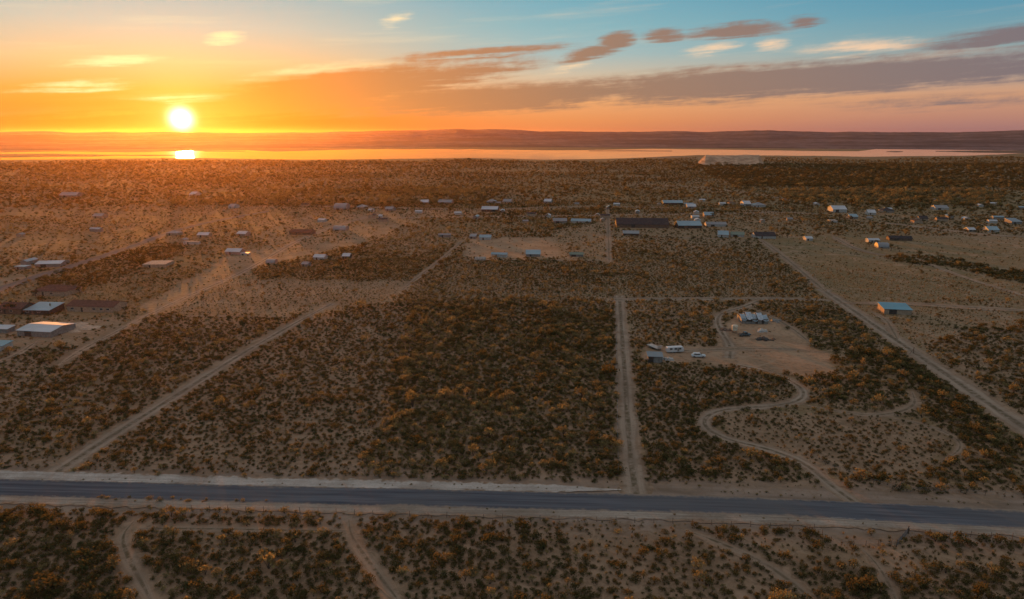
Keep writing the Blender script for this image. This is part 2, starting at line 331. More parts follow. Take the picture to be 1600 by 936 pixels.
# name, places, width in m at start and end, material, bush clearance
TRACKS = [
 ('dirt_road', [(62,756),(100,730),(160,690),(250,634),(350,570),(400,540),(470,500),(520,474)], 6.0, 3.0, 'track', .6),
 ('dirt_road', [(994,772),(988,735),(983,690),(978,620),(974,550),(970,500),(968,462)], 5.4, 4.6, 'track', .4),
 ('dirt_road', [(960,468),(1050,467),(1150,467),(1250,467),(1300,470)], 5.5, 5.5, 'track', .5),
 ('dirt_road', [(1285,452),(1320,476),(1420,545),(1500,600),(1600,668),(1760,780)], 6.0, 7.5, 'track', 1.0),
 ('winding_driveway', [(1345,792),(1296,757),(1262,726),(1205,702),(1130,686),(1096,664),(1108,645),(1150,637),(1210,635),(1252,626),(1258,610),(1232,592),(1190,578),(1150,570)], 3.6, 3.4, 'track', .5),
 ('winding_driveway', [(1140,560),(1142,540),(1128,520),(1119,500),(1128,488),(1165,479),(1190,468)], 4.0, 3.6, 'track', .4),
 ('side_trail', [(1252,632),(1300,641),(1360,650),(1405,645),(1432,632),(1425,612)], 3.0, 2.6, 'path', .3),
 ('side_trail', [(1385,652),(1440,662),(1490,680),(1506,700),(1470,722)], 2.2, 1.5, 'path', .0),
 ('side_trail', [(1165,479),(1205,494),(1240,514),(1268,538)], 3.4, 2.4, 'path', .2),
 ('side_trail', [(1010,548),(1080,548),(1150,545),(1230,545),(1290,550)], 5.0, 4.0, 'path', .3),
 ('side_trail', [(212,812),(188,838),(202,876),(222,912),(246,960)], 3.4, 3.0, 'path', .2),
 ('side_trail', [(545,812),(548,838),(576,878),(606,918),(640,960)], 3.2, 2.4, 'path', .2),
 ('side_trail', [(216,826),(320,826),(440,829),(545,830)], 2.2, 2.0, 'path', .1),
 ('side_trail', [(1058,824),(1130,850),(1200,882),(1262,930),(1290,960)], 2.4, 2.6, 'path', .2),
 ('side_trail', [(1345,856),(1375,886),(1400,936),(1410,970)], 2.6, 2.2, 'path', .0),
 ('paved_lane', [(-120,492),(0,452),(60,432),(130,411),(200,388),(268,362),(330,346),(420,330)], 7.5, 6.0, 'pave2', .8),
 ('farm_track', [(90,572),(130,545),(180,520),(240,488),(300,460),(370,430),(400,414),(475,370),(545,347),(592,334)], 3.4, 6.0, 'pale_track', .4),
 ('farm_track', [(235,494),(330,494),(430,495),(520,497)], 2.2, 2.0, 'path', .2),
 ('farm_track', [(626,455),(660,428),(700,398),(722,376)], 3.4, 3.4, 'path', .4),
 ('farm_track', [(728,407),(800,405),(880,407),(948,408)], 3.0, 3.0, 'pale_track', .3),
 ('farm_track', [(952,412),(951,380),(950,345),(949,322)], 4.0, 4.0, 'path', .3),
 ('farm_track', [(900,368),(960,367),(1040,370),(1120,373),(1180,378)], 3.6, 3.6, 'path', .4),
 ('farm_track', [(1185,372),(1230,405),(1290,456)], 5.0, 5.0, 'path', .5),
 ('farm_track', [(560,342),(700,339),(860,338),(1060,335),(1240,332)], 7.0, 7.0, 'pale_track', .6),
 ('farm_track', [(470,322),(600,325),(760,328),(900,322),(1100,326),(1300,336)], 8.0, 8.0, 'path', .6),
 ('farm_track', [(900,285),(1060,290),(1180,302),(1260,318)], 6.0, 6.0, 'pale_track', .8),
 ('farm_track', [(1330,344),(1420,352),(1520,366),(1640,372)], 7.0, 7.0, 'pale_track', .6),
 ('farm_track', [(1420,400),(1500,432),(1600,462),(1680,486)], 3.0, 3.0, 'pale_track', .2),
 ('farm_track', [(1312,474),(1420,474),(1500,480),(1620,486)], 4.0, 7.0, 'pale_track', .3),
 ('farm_track', [(1300,368),(1340,392),(1400,402)], 5.0, 5.0, 'path', .3),
 ('farm_track', [(1360,486),(1385,500),(1392,512),(1402,530)], 3.0, 3.0, 'path', .2),
 ('farm_track', [(-40,576),(20,560),(60,532)], 4.0, 4.0, 'pale_track', .2),
]
# scrub regions: polygon, density, share of golden bushes, size, bare soil, dry-grass green
REG = [
 ([(-900,330),(2500,330),(2500,248),(-900,248)], .55, .42, .95, .10, 1.0),                                   # far brush flats
 ([(380,296),(780,296),(780,320),(300,322)], .9, .75, 1.15, 0, 1),
 ([(1220,298),(1570,300),(1570,324),(1220,320)], 1.0, .85, 1.25, 0, 1),
 ([(1080,258),(2400,250),(2400,296),(1150,292)], .9, .08, 1.2, 0, .8),
 ([(-900,520),(-900,330),(420,322),(640,330),(650,345),(240,495),(90,545)], .38, .5, .8, .45, .85),          # left farmland
 ([(60,432),(200,392),(300,378),(270,402),(170,440),(60,470)], .9, .25, 1.0, .1, .9),
 ([(-200,470),(70,425),(120,408),(0,452),(-200,520)], .15, .3, .8, .9, .2),
 ([(215,480),(345,405),(490,362),(640,340),(580,384),(430,420),(360,436),(250,492)], .12, .75, .55, .85, .35),  # bare pink ground
 ([(110,462),(200,450),(215,462),(150,470)], .3, .6, .6, .1, 1.0),
 ([(400,345),(640,330),(960,322),(950,345),(620,350),(560,372),(420,400)], .28, .5, .8, .75, .5),
 ([(395,418),(560,384),(640,404),(705,380),(722,390),(640,445),(560,440),(395,436)], .95, .35, .95, .1, .8),  # green patch by farm
 ([(560,374),(700,352),(760,350),(745,376),(650,396),(590,392)], .55, .75, .8, .5, .6),
 ([(640,342),(960,322),(960,352),(730,362)], .6, .45, 1.0, .3, .8),
 ([(250,492),(350,436),(640,440),(620,470),(480,494)], .62, .55, .55, .62, .35),                              # pale wormy field
 ([(730,372),(870,372),(868,404),(728,404)], .05, .5, .6, 1.0, .1),
 ([(870,360),(955,345),(952,410),(868,406)], .35, .65, .7, .7, .4),
 ([(640,442),(735,408),(965,410),(968,470),(640,470)], .85, .55, .85, .35, .4),
 ([(960,372),(1170,376),(1285,452),(1280,464),(968,464)], .80, .50, .80, .35, .45),
 ([(955,335),(1240,332),(1300,368),(1180,374),(960,366)], .30, .55, .9, .5, .6),
 ([(1180,374),(1300,368),(2300,372),(2300,478),(1300,470)], .22, .5, .5, .55, .85),                          # right bare pasture
 ([(1240,330),(2300,326),(2300,372),(1300,368)], .38, .4, 1.0, .45, .8),
 ([(1380,398),(1470,402),(1560,420),(1720,452),(1720,470),(1600,444),(1480,418),(1400,410)], 1.0, .12, 1.15, .1, .8),
 ([(1310,472),(2300,478),(2300,520),(1660,520),(1480,540),(1400,530)], .25, .35, .6, .5, .75),
 ([(1440,545),(1520,510),(2400,520),(2400,700),(1620,680),(1540,610)], .50, .18, 1.05, .30, .3),
 ([(-900,560),(40,560),(240,495),(470,497),(400,540),(84,735),(-900,735)], .74, .30, 1.0, .12, .2),           # block left of the dirt road
 ([(-900,510),(60,505),(210,495),(130,540),(-900,575)], .22, .3, .8, .7, .3),
 ([(480,497),(640,468),(655,470),(640,560),(560,745),(110,745),(160,700),(400,548)], .78, .16, .92, .30, .1), # pale-floored scrub
 ([(640,470),(965,468),(972,748),(560,748),(620,600)], .98, .42, 1.14, .05, .2),                              # thick golden block
 ([(978,474),(1110,474),(1128,520),(1120,538),(985,545)], .80, .50, .85, .35, .2),
 ([(1135,500),(1170,486),(1220,505),(1300,560),(1310,590),(1230,586),(1150,572),(1010,566),(1005,546),(1120,540)], .025, .4, .5, .85, .05),  # yard
 ([(1180,474),(1310,474),(1400,545),(1300,545),(1210,500)], .88, .45, .95, .15, .3),
 ([(985,575),(1120,575),(1235,598),(1245,626),(1100,640),(1090,668),(1240,722),(1250,752),(1010,752)], .93, .16, 1.0, .1, .1),
 ([(1262,586),(1300,580),(1420,600),(1428,632),(1380,645),(1262,628)], .80, .35, 1.0, .25, .2),
 ([(1310,560),(1400,548),(1480,600),(1590,690),(1590,770),(1440,745),(1510,690),(1430,640),(1430,600)], .90, .22, 1.2, .1, .2),
 ([(1120,640),(1420,652),(1490,690),(1430,755),(1290,735),(1130,680)], .66, .12, .72, .32, .1),
 ([(1600,690),(2400,720),(2400,790),(1600,775)], .8, .2, 1.1, .1, .2),
 ([(-900,750),(2400,850),(2400,830),(1600,776),(1400,768),(1250,757),(600,750),(-900,735)], .04, .6, .5, .45, .3),
 ([(-1200,800),(0,788),(560,806),(1060,820),(1280,828),(1420,836),(2400,850),(2400,1300),(-1200,1300)], .95, .20, 1.05, .12, .15),
 ([(-900,795),(60,792),(130,778),(215,786),(190,830),(195,936),(180,1300),(-900,1300)], .97, .10, 1.2, 0, .1), # dense dark corner
 ([(560,812),(1060,822),(1120,860),(1250,936),(700,936),(620,890)], .92, .16, .98, .15, .1),
 ([(840,815),(1060,822),(1040,850),(900,850)], .40, .25, .7, .3, .1),
 ([(1130,834),(1300,850),(1420,856),(2400,850),(2400,900),(1560,880),(1420,900),(1250,880)], .36, .3, .8, .35, .2),
 ([(1265,828),(1418,835),(1404,853),(1303,853)], .03, .5, .5, .5, .1),
 ([(1060,824),(1140,850),(1260,920),(1230,936),(1160,900)], .95, .08, .95, .05, .1),
]
ROWS = [ # rows of golden bushes along verges
 ([(996,556),(1004,640),(1016,744)], 2.3, .8), ([(225,797),(330,800),(430,804),(500,806)], 1.9, .95), ([(520,806),(700,810),(1000,818)], 6.0, .6),
 ([(-60,796),(60,796)], 3.0, .8), ([(120,738),(260,743),(560,748),(960,752)], 7.0, .7), ([(1300,478),(1400,548),(1500,625)], 6.0, .6),
 ([(1030,762),(1250,764)], 9.0, .4), ([(1265,830),(1300,853),(1400,856)], 1.0, .6, .2, .5), ([(1128,770),(1200,772),(1290,778)], .9, .8, .2, .45), ([(1440,779),(1600,790)], 1.3, .6, .2, .45), ([(300,799),(800,814),(1270,828)], 1.1, .5, .15, .4), ([(1420,836),(1700,850)], 1.0, .6, .15, .4), ([(130,778),(300,784),(420,786)], 1.6, .6, .3, .8), ([(20,748),(500,757),(980,765)], 2.4, .4, .15, .35), ([(700,796),(1100,806),(1500,824)], 2.6, .4, .15, .35)]

def pip(px, py, poly):
    inside = np.zeros(px.shape, bool); n = len(poly)
    for i in range(n):
        x0, y0 = poly[i]; x1, y1 = poly[(i+1) % n]
        if y0 == y1: continue
        c = ((y0 > py) != (y1 > py)) & (px < (x1-x0)*(py-y0)/(y1-y0) + x0)
        inside ^= c
    return inside
def vnoise(x, y, s, seed=0):                       # smooth value noise
    x = x/s + seed*17.3; y = y/s - seed*9.1
    xi = np.floor(x).astype(np.int64); yi = np.floor(y).astype(np.int64); fx = x-xi; fy = y-yi
    def h(a, b):
        k = (a*374761393 + b*668265263 + seed*1442695) & 0xffffffff; k = ((k ^ (k >> 13))*1274126177) & 0xffffffff
        return ((k ^ (k >> 16)) & 0xffff)/65535.0
    fx = fx*fx*(3-2*fx); fy = fy*fy*(3-2*fy)
    return (h(xi,yi)*(1-fx)+h(xi+1,yi)*fx)*(1-fy) + (h(xi,yi+1)*(1-fx)+h(xi+1,yi+1)*fx)*fy
def fields(X, Y):
    """scrub density, golden share, size, bareness and grass at ground points"""
    wob = np.minimum(np.hypot(X, Y)*.012, 6)
    Xw = X + (vnoise(X, Y, 9, 1)-.5)*wob*1.6; Yw = Y + (vnoise(X, Y, 9, 2)-.5)*wob*1.6
    ok = Yw > 20
    px, py = to_px(Xw, np.where(ok, Yw, 20.0))
    o = np.zeros((5, len(X))); o[:] = np.array([.6, .3, 1, .2, .6])[:, None]
    for poly, *vals in REG:
        k = pip(px, py, poly) & ok
        for i, v in enumerate(vals): o[i][k] = v
    return o

# ------------------------------------------------------------------ ground, hills, lake
def build_ground():
    r = np.concatenate([[0, 25, 50], np.geomspace(70, 2600, 270), [3000, 3600, 4500, 6000, 8500, 16000]])
    a = np.concatenate([np.arange(-52, 52.01, .33), np.arange(58, 308, 10.0)])
    a = np.radians(a); nr, na = len(r), len(a)
    RR, AA = np.meshgrid(r[1:], a, indexing='ij'); X = (RR*np.sin(AA)).ravel(); Y = (RR*np.cos(AA)).ravel()
    verts = np.concatenate([[[0,0,0]], np.stack([X, Y, np.zeros_like(X)], 1)])
    faces = []
    for j in range(na): faces.append((0, 1+(j+1) % na, 1+j))
    for i in range(nr-2):
        b0 = 1+i*na; b1 = b0+na
        for j in range(na):
            k = (j+1) % na; faces.append((b0+j, b0+k, b1+k, b1+j))
    o = mesh_obj('ground', verts, faces, MT['ground']); tag(o, 'wide tan desert floor reaching to the lake shore', kind='structure')
    fl = fields(verts[:,0], verts[:,1]); me = o.data
    d = np.hypot(verts[:,0], verts[:,1])
    for nm, v in (('bare', fl[3]), ('green', np.where(d > 2500, 1.0, fl[4]))):
        at = me.attributes.new(nm, 'FLOAT', 'POINT'); at.data.foreach_set('value', v.astype(np.float32))
    return o
build_ground()

def strip(name, path, w0, w1, mat, z, jit=.12, step=2.0, z_edge=None, cross=6, kind='structure', label=None, taper=False, wob=0.0):
    pts = resample(path, step); n = len(pts); V = []; uvs = []; Fc = []; s = 0.0
    for i, p in enumerate(pts):
        t = (pts[min(i+1, n-1)] - pts[max(i-1, 0)]); t.z = 0; t.normalize(); side = Vector((t.y, -t.x, 0))
        if i: s += (p - pts[i-1]).length
        w = w0 + (w1-w0)*i/(n-1)
        if wob: w *= 1 + wob*mnoise.noise(Vector((s/14, len(path)*.37, z*50)))
        if taper: w *= min(1.0, .12 + .30*min(i, n-1-i)*step/max(w0, 1))
        for k in range(cross+1):
            u = k/cross; off = (u-.5)*w
            if k in (0, cross): off *= 1 + random.uniform(-jit, jit)
            V.append((p.x+side.x*off, p.y+side.y*off, z)); uvs.append((u, s))
        if i:
            for k in range(cross):
                a = (i-1)*(cross+1)+k; b = a+cross+1; Fc.append((a, a+1, b+1, b))
    o = mesh_obj(name, V, Fc, mat); me = o.data; me.flip_normals() if me.polygons[0].normal.z < 0 else None
    ul = me.uv_layers.new(name='UVMap')
    vi = np.zeros(len(me.loops), np.int32); me.loops.foreach_get('vertex_index', vi)
    ul.data.foreach_set('uv', np.array(uvs, np.float32)[vi].ravel())
    tag(o, label, kind=kind); return o
MT['pave2'] = mat_track('dusty_asphalt', (.13, .115, .11, 1), (.20, .175, .16, 1), .0, .7)
ROADSEG = []                                      # (points, half width, clearance) for keeping bushes off
for i, (nm, px, w0, w1, mt, clr) in enumerate(TRACKS):
    pth = gpath(px); far = pth[0].length > 500
    strip(nm, pth, w0*1.35, w1*1.35, MT[mt], .008 + .004*i, .16, 5.0 if far else 1.6, taper=nm in ('side_trail', 'farm_track'), wob=.35)
    ROADSEG.append((np.array([p[:2] for p in resample(pth, 6 if far else 3)]), max(w0, w1)/2*.92, clr))
pv = gpath(PAVED); ctr = resample(pv, 3)
strip('road_verge', pv, 30, 30, MT['verge'], .004, .10, 2.5, cross=8)
def offset(path, d):
    out = []
    for i, p in enumerate(path):
        t = path[min(i+1, len(path)-1)] - path[max(i-1, 0)]; t.z = 0; t.normalize(); out.append(p + Vector((-t.y, t.x, 0))*d)
    return out
sh = [p for p in offset(pv, 5.6) if p.x < G(1010,770).x]
strip('gravel_shoulder', sh, 6.4, 4.0, MT['shoulder'], .150, .22, 1.6, taper=True)
strip('gravel_shoulder', offset(pv, -4.9), 4.6, 4.6, MT['shoulder2'], .146, .25, 1.6)
strip('paved_road', pv, 7.6, 7.6, MT['asphalt'], .160, .03, 2.0)
ROADSEG.append((np.array([p[:2] for p in ctr]), 8.6, .4))
# worn remains of the white edge line
def edge_line(px0, px1, d):
    seg = [p for p in offset(resample(pv, 1.0), d) if G(px0,790).x < p.x < G(px1,790).x]
    strip('edge_line', seg, .16, .16, MT['paint'], .166, .2, 1.0, cross=1, label='worn white edge line on the paved road')
for a_, b_ in ((60,76),(1280,1318),(1326,1346)): edge_line(a_, b_, -3.35)

# hills beyond the lake
RIDGE = [(-1500,206),(-700,205),(-300,207),(0,206),(60,205),(100,207),(250,206),(400,207),(540,206.5),(590,203.5),(650,203),(720,201.5),(770,202),(830,204.5),(900,205),(1000,206),(1050,205),(1120,205),(1200,203.5),(1240,205),(1300,206),(1400,206),(1500,205.5),(1600,204),(1900,206),(2600,205)]
def mat_hills():
    m, n = newmat('hill_brush'); pos = n.new('ShaderNodeNewGeometry').outputs['Position']
    a = n.noise(pos, .0012, 5, .6); b = n.noise(pos, .012, 4, .65); c = n.noise(pos, .05, 3, .6)
    col = n.mix(n.step(a, .38, .62), (.070, .054, .062, 1), (.19, .135, .135, 1))
    col = n.mix(n.step(b, .45, .65, 0, .9), col, (.040, .036, .034, 1))
    col = n.mix(n.step(c, .62, .72, 0, .6), col, (.26, .19, .14, 1))
    bsdf(n, col, .97, .05, bump(n, b, .8, 12)); return m
def build_hills():
    el = [(azel(x, y)) for x, y in RIDGE]; A = np.array([e[0] for e in el]); E = np.array([e[1] for e in el])
    az = np.arange(-62, 62.01, .16); rr = np.concatenate([np.concatenate([np.linspace(3900, 12600, 56)]), [13200, 14500]])
    V = []; Fc = []
    for i, r_ in enumerate(rr):
        for a in az:
            ridge = 78 + 12000*math.tan(R(float(np.interp(a, A, E)))) + 15*mnoise.fractal(Vector((a*.35, 1.7, 0)), .9, 2.1, 5)
            X, Y = r_*math.sin(R(a)), r_*math.cos(R(a))
            t = (r_-3900)/8100; prof = max(0, min(1, t)); prof = prof*prof*(3-2*prof)
            nz = mnoise.fractal(Vector((X/1500, Y/1500, 0)), .9, 2.1, 5); nz2 = mnoise.fractal(Vector((X/260, Y/260, 3)), .9, 2.1, 3)
            step_ = 1/(1+math.exp(-(t-.52-nz*.22)*22))              # mesa edge
            z = ridge*(.42*prof + .38*step_*prof + .20*prof*prof) + nz*30*prof*(1-prof)*2 + nz2*14*prof*(1.04-prof)
            if r_ > 12100: z -= (r_-12100)*.03
            V.append((X, Y, z - 1.5*(1-min(1, t*30)) ))
    n = len(az)
    for i in range(len(rr)-1):
        for j in range(n-1): Fc.append((i*n+j, i*n+j+1, (i+1)*n+j+1, (i+1)*n+j))
    o = mesh_obj('hills', V, Fc, mat_hills(), smooth=True); tag(o, 'low mesa hills on the far side of the lake', kind='structure')
build_hills()

def mat_water():
    m, n = newmat('lake_water'); pos = n.new('ShaderNodeNewGeometry').outputs['Position']
    a = n.noise(pos, .05, 4, .6); b = n.noise(pos, .008, 3, .5)
    bs = bsdf(n, (.02, .03, .035, 1), n.step(b, .4, .6, .02, .06), .5, bump(n, a, .012, .3)); bs.inputs['IOR'].default_value = 1.333
    return m
FAR_SH = [(-900,237),(-300,238),(0,238),(100,236.5),(200,238),(300,236),(380,234.5),(430,237),(500,235),(560,233.2),(700,233),(800,234),(870,235),(950,234),(1020,232.5),(1100,233.5),(1180,234.5),(1260,236),(1340,236.5),(1372,232.5),(1400,231),(1440,230.6),(1475,233),(1520,233.5),(1600,233.5),(1900,235),(2500,236)]
NEAR_SH = [(-900,252),(-300,251),(0,250),(100,249),(190,247.8),(300,247),(420,248.6),(480,249.5),(600,248.5),(740,246.8),(790,248),(850,249.6),(930,248.6),(1000,246.5),(1050,244),(1090,242.4),(1190,243),(1280,243.6),(1350,245),(1420,244),(1500,243.5),(1560,241.5),(1600,239),(1900,239.5),(2500,240)]
def shore_strip(name, far, near, z, mat, label, dome=0.0, jit=.35, rows=4):
    fx, fy = zip(*far); nx, ny = zip(*near); x0 = max(fx[0], nx[0]); x1 = min(fx[-1], nx[-1]); xs = np.arange(x0, x1+.1, 4 if dome == 0 else 2)
    V = []; Fc = []
    for i, x in enumerate(xs):
        a = np.interp(x, fx, fy) + (mnoise.noise(Vector((x/22, 1, 5)))+.6*mnoise.noise(Vector((x/6, 1, 5))))*jit; b = np.interp(x, nx, ny) + (mnoise.noise(Vector((x/30, 7, 2)))+.6*mnoise.noise(Vector((x/7, 7, 2))))*jit
        p, q = G(x, min(a, b-.05)), G(x, b)
        for k in range(rows+1):
            t = k/rows; c = q.lerp(p, t); V.append((c.x, c.y, z + dome*math.sin(math.pi*t)*(.6+.4*mnoise.noise(c/60)) - (0.3 if dome and k in (0, rows) else 0)))
    n = rows+1
    for i in range(len(xs)-1):
        for k in range(rows): Fc.append((i*n+k, (i+1)*n+k, (i+1)*n+k+1, i*n+k+1))
    o = mesh_obj(name, V, Fc, mat); tag(o, label, kind='structure'); return o
shore_strip('lake', FAR_SH, NEAR_SH, .12, mat_water(), 'long calm lake reflecting the peach sunset sky')
MT['mud'] = mat_plain('lake_mud', (.085, .062, .042, 1), .9, .2, var=.5, scale=.02)
for nm, fr, nr in (
    ('mud_bar', [(-300,241),(0,240.3),(80,240),(140,241.2),(200,242)], [(-300,247),(0,246.6),(60,245.5),(150,244.6),(200,242.3)]),
    ('mud_bar', [(180,242.3),(230,241.8),(285,242.6)], [(180,243),(230,243.5),(285,242.9)]),
    ('mud_bar', [(318,236),(350,235.6),(384,236)], [(318,236.6),(350,236.9),(384,236.4)]),
    ('mud_bar', [(920,235.5),(1000,235.2),(1050,236)], [(920,236),(1000,236.4),(1050,236.2)]),
    ('mud_bar', [(1385,236.6),(1400,236),(1412,236.8)], [(1385,237.4),(1400,238.2),(1412,237.3)]),
    ('mud_bar', [(1462,236.2),(1500,235.6),(1560,235),(1700,236),(2400,237)], [(1462,236.8),(1500,238),(1560,239.4),(1700,239.2),(2400,239)])):
    shore_strip(nm, fr, nr, .3, MT['mud'], 'low dark mud bar in the lake', dome=1.6, jit=.12)

# pale cut bank in front of the lake
def build_bluff():
    m, n = newmat('pale_clay'); pos = n.new('ShaderNodeNewGeometry').outputs['Position']
    mp = n.new('ShaderNodeMapping'); mp.inputs['Scale'].default_value = (.05, .008, .25); n.L.new(pos, mp.inputs[0])
    a = n.noise(mp.outputs[0], 1.0, 5, .7); b = n.noise(pos, .03, 4, .6)
    c = n.mix(n.step(a, .35, .66), (.30, .19, .12, 1), (.56, .375, .25, 1)); c = n.mix(n.step(b, .52, .7, 0, .6), c, (.10, .08, .05, 1)); bsdf(n, c, .95, .05)
    V = []; Fc = []; A0, A1 = G(1090,259), G(1192,258); nx, ny = 90, 14
    for i in range(nx+1):
        s = i/nx; p = A0.lerp(A1, s)
        end = min(1, min(s*9, (1-s)*14))
        for k in range(ny+1):
            t = k/ny; q = p + Vector((p.x, p.y, 0)).normalized()*(t*260)
            q = q + Vector((0, 14*mnoise.noise(Vector((s*9, 0, 3))), 0))
            h = 20*min(1, t*2.6)**.8*(1-max(0, (t-.8)/.2)) if t < 1 else 0
            V.append((q.x, q.y, h*end*(1+.16*mnoise.noise(q/45)) + .3*mnoise.noise(q/9)*end - (.3 if k in (0, ny) or end == 0 else 0)))
    for i in range(nx):
        for k in range(ny): Fc.append((i*(ny+1)+k, (i+1)*(ny+1)+k, (i+1)*(ny+1)+k+1, i*(ny+1)+k+1))
    o = mesh_obj('clay_bluff', V, Fc, m); tag(o, 'pale tan clay bank cut into the near lake shore', kind='structure')
build_bluff()

# ------------------------------------------------------------------ buildings and yard things
GRID_AZ = math.atan((942-CX)/F*math.cos(PITCH))
MT.update(
 w_tan=mat_plain('tan_stucco', (.34,.26,.19,1), .9, .1), w_white=mat_plain('white_siding', (.40,.385,.36,1), .7, .2), w_grey=mat_plain('grey_siding', (.22,.205,.19,1), .7, .2),
 w_brown=mat_plain('brown_siding', (.14,.10,.075,1), .8, .2), w_dark=mat_plain('dark_siding', (.06,.055,.05,1), .8, .2),
 r_white=mat_sheet('white_metal_roof', (.50,.52,.55,1)), r_blue=mat_sheet('pale_blue_metal_roof', (.25,.37,.43,1)), r_teal=mat_sheet('teal_metal_roof', (.16,.32,.38,1)),
 r_grey=mat_sheet('grey_metal_roof', (.24,.245,.255,1)), r_brown=mat_plain('brown_shingle', (.105,.062,.052,1), .9, .1), r_dark=mat_plain('dark_shingle', (.052,.046,.048,1), .9, .1),
 r_green=mat_sheet('green_metal_roof', (.16,.22,.17,1)), r_rust=mat_plain('rusty_roof', (.20,.10,.06,1), .8, .2), concrete=mat_plain('pale_concrete', (.34,.30,.265,1), .9, .1),
 car_white=mat_plain('white_car_paint', (.52,.53,.54,1), .3, .5, 0, .05, dirt_amt=.35), car_dark=mat_plain('dark_car_paint', (.05,.06,.065,1), .25, .5, 0, .1, dirt_amt=.25),
 tarp=mat_plain('pale_blue_tarp', (.28,.37,.43,1), .5, .3, 0, .2), tarp2=mat_plain('white_tarp', (.40,.45,.50,1), .5, .3, 0, .2))
HOUSES = []; BUILT = []                                                   # footprints to keep bushes off
def house(name, label, cat, x0, x1, yb, D, H, roof, rm, wm, rot=0.0, rh=None, group=None, detail=True, over=.35, doorway_shade=False, nwin=2):
    """a building whose front stands on the ground line yb of the photograph between x0 and x1"""
    a, b = G(x0, yb), G(x1, yb); mid = (a+b)/2; slant = math.hypot(mid.length, CAMH)
    L = (b-a).length/max(.5, math.cos(R(rot))) * (.96 if slant < 420 else .84); D = D if slant < 420 else D*.85
    back = Vector((mid.x, mid.y, 0)).normalized(); c = mid + back*(D/2)
    rz = -GRID_AZ*.8 + R(rot) ; o = empty(name, c, rz); tag(o, label, cat, group); BUILT.append((c.x, c.y, max(L, D)/2 + 1.0)); HOUSES.append((c.x, c.y, label))
    H = H*.72 if slant > 420 else H*.9
    x, y = L/2, D/2; rh = rh if rh is not None else D*.16
    near = slant < 420
    w = MB()
    if roof in ('gable', 'hip', 'arch', 'flat'):
        zr = H + (rh if roof == 'gable' else 0)
        if roof == 'gable':
            w.add([(-x,-y,0),(x,-y,0),(x,y,0),(-x,y,0),(-x,-y,H),(x,-y,H),(x,y,H),(-x,y,H),(-x,0,zr-.02),(x,0,zr-.02)],
                  [(0,1,5,4),(2,3,7,6),(1,2,6,9,5),(3,0,4,8,7)])
        else: w.add([(-x,-y,0),(x,-y,0),(x,y,0),(-x,y,0),(-x,-y,H),(x,-y,H),(x,y,H),(-x,y,H)], [(0,1,5,4),(1,2,6,5),(2,3,7,6),(3,0,4,7)])
    else:                                                     # shed roof, higher at the back
        w.add([(-x,-y,0),(x,-y,0),(x,y,0),(-x,y,0),(-x,-y,H),(x,-y,H),(x,y,H+rh),(-x,y,H+rh)], [(0,1,5,4),(1,2,6,5),(2,3,7,6),(3,0,4,7)])
    w.build('wall', MT[wm], o)
    r = MB(); e = over; t = .14; s = rh/y if y else 0
    if roof == 'gable':
        r.slab([(-x-e,-y-e,H-s*e+t),(x+e,-y-e,H-s*e+t),(x+e,0,H+rh+t),(-x-e,0,H+rh+t)], t-.01)
        r.slab([(-x-e,0,H+rh+t),(x+e,0,H+rh+t),(x+e,y+e,H-s*e+t),(-x-e,y+e,H-s*e+t)], t-.01)
    elif roof == 'hip':
        k = max(0.0, x-y*.9); P = [(-x-e,-y-e,H),(x+e,-y-e,H),(x+e,y+e,H),(-x-e,y+e,H),(-k,0,H+rh),(k,0,H+rh)]
        r.add(P, [(0,1,5,4),(1,2,5),(2,3,4,5),(3,0,4),(3,2,1,0)])
    elif roof == 'flat':
        r.box(-x-.15,-y-.15,H,x+.15,y+.15,H+.22)
    elif roof == 'arch':
        n = 8; P = []
        for i in range(n+1):
            th = math.pi*i/n; P += [(-x-.1,-math.cos(th)*(y+.15),H+math.sin(th)*rh),(x+.1,-math.cos(th)*(y+.15),H+math.sin(th)*rh)]
        r.add(P, [(2*i,2*i+1,2*i+3,2*i+2) for i in range(n)] + [tuple(range(0,2*n+2,2))[::-1], tuple(range(1,2*n+3,2))])
    else:
        r.slab([(-x-e,-y-e,H-e*rh/D+t),(x+e,-y-e,H-e*rh/D+t),(x+e,y+e,H+rh+e*rh/D+t),(-x-e,y+e,H+rh+e*rh/D+t)], t-.01)
    rf = r.build('roof', MT[rm], o)
    dw = 3.2 if cat in ('barn', 'shed') and L > 8 else 1.0; dh = min(H-.2, 2.9 if dw > 2 else 2.05); dx = -L*.18
    if doorway_shade:
        d = MB().box(-x*.96,-y-.03,0,-x*.96+L*.36,-y+.02,H-.15).build('doorway_shade_panel', MT['w_dark'], o)  # dark panel on the closed wall stands for the shade inside a doorway
    else:
        d = MB().box(dx-dw/2,-y-.05,0,dx+dw/2,-y-.004,dh).build('door', MT['w_dark' if wm != 'w_dark' else 'w_brown'], o)
        if near: MB().box(dx+dw/2-.18,-y-.12,.95,dx+dw/2-.08,-y-.052,1.05).build('handle', MT['steel'], d)
    if near and H > 2 and not doorway_shade:
        xs = [-L*.38, L*.08, L*.24, L*.38][:nwin] if nwin else []
        for wx in xs:
            fr = MB().box(wx-.75,-y-.04,1.0,wx+.75,-y-.004,2.0).build('window', MT['w_white'], o)
            MB().box(wx-.65,-y-.055,1.1,wx-.03,-y-.042,1.9).build('pane', MT['glass'], fr); MB().box(wx+.03,-y-.055,1.1,wx+.65,-y-.042,1.9).build('pane', MT['glass'], fr)
    if near and cat == 'house': MB().box(x*.4,.3,H+rh*.4,x*.4+.5,.8,H+rh+.7).build('chimney', MT['w_tan'], rf)
    return o
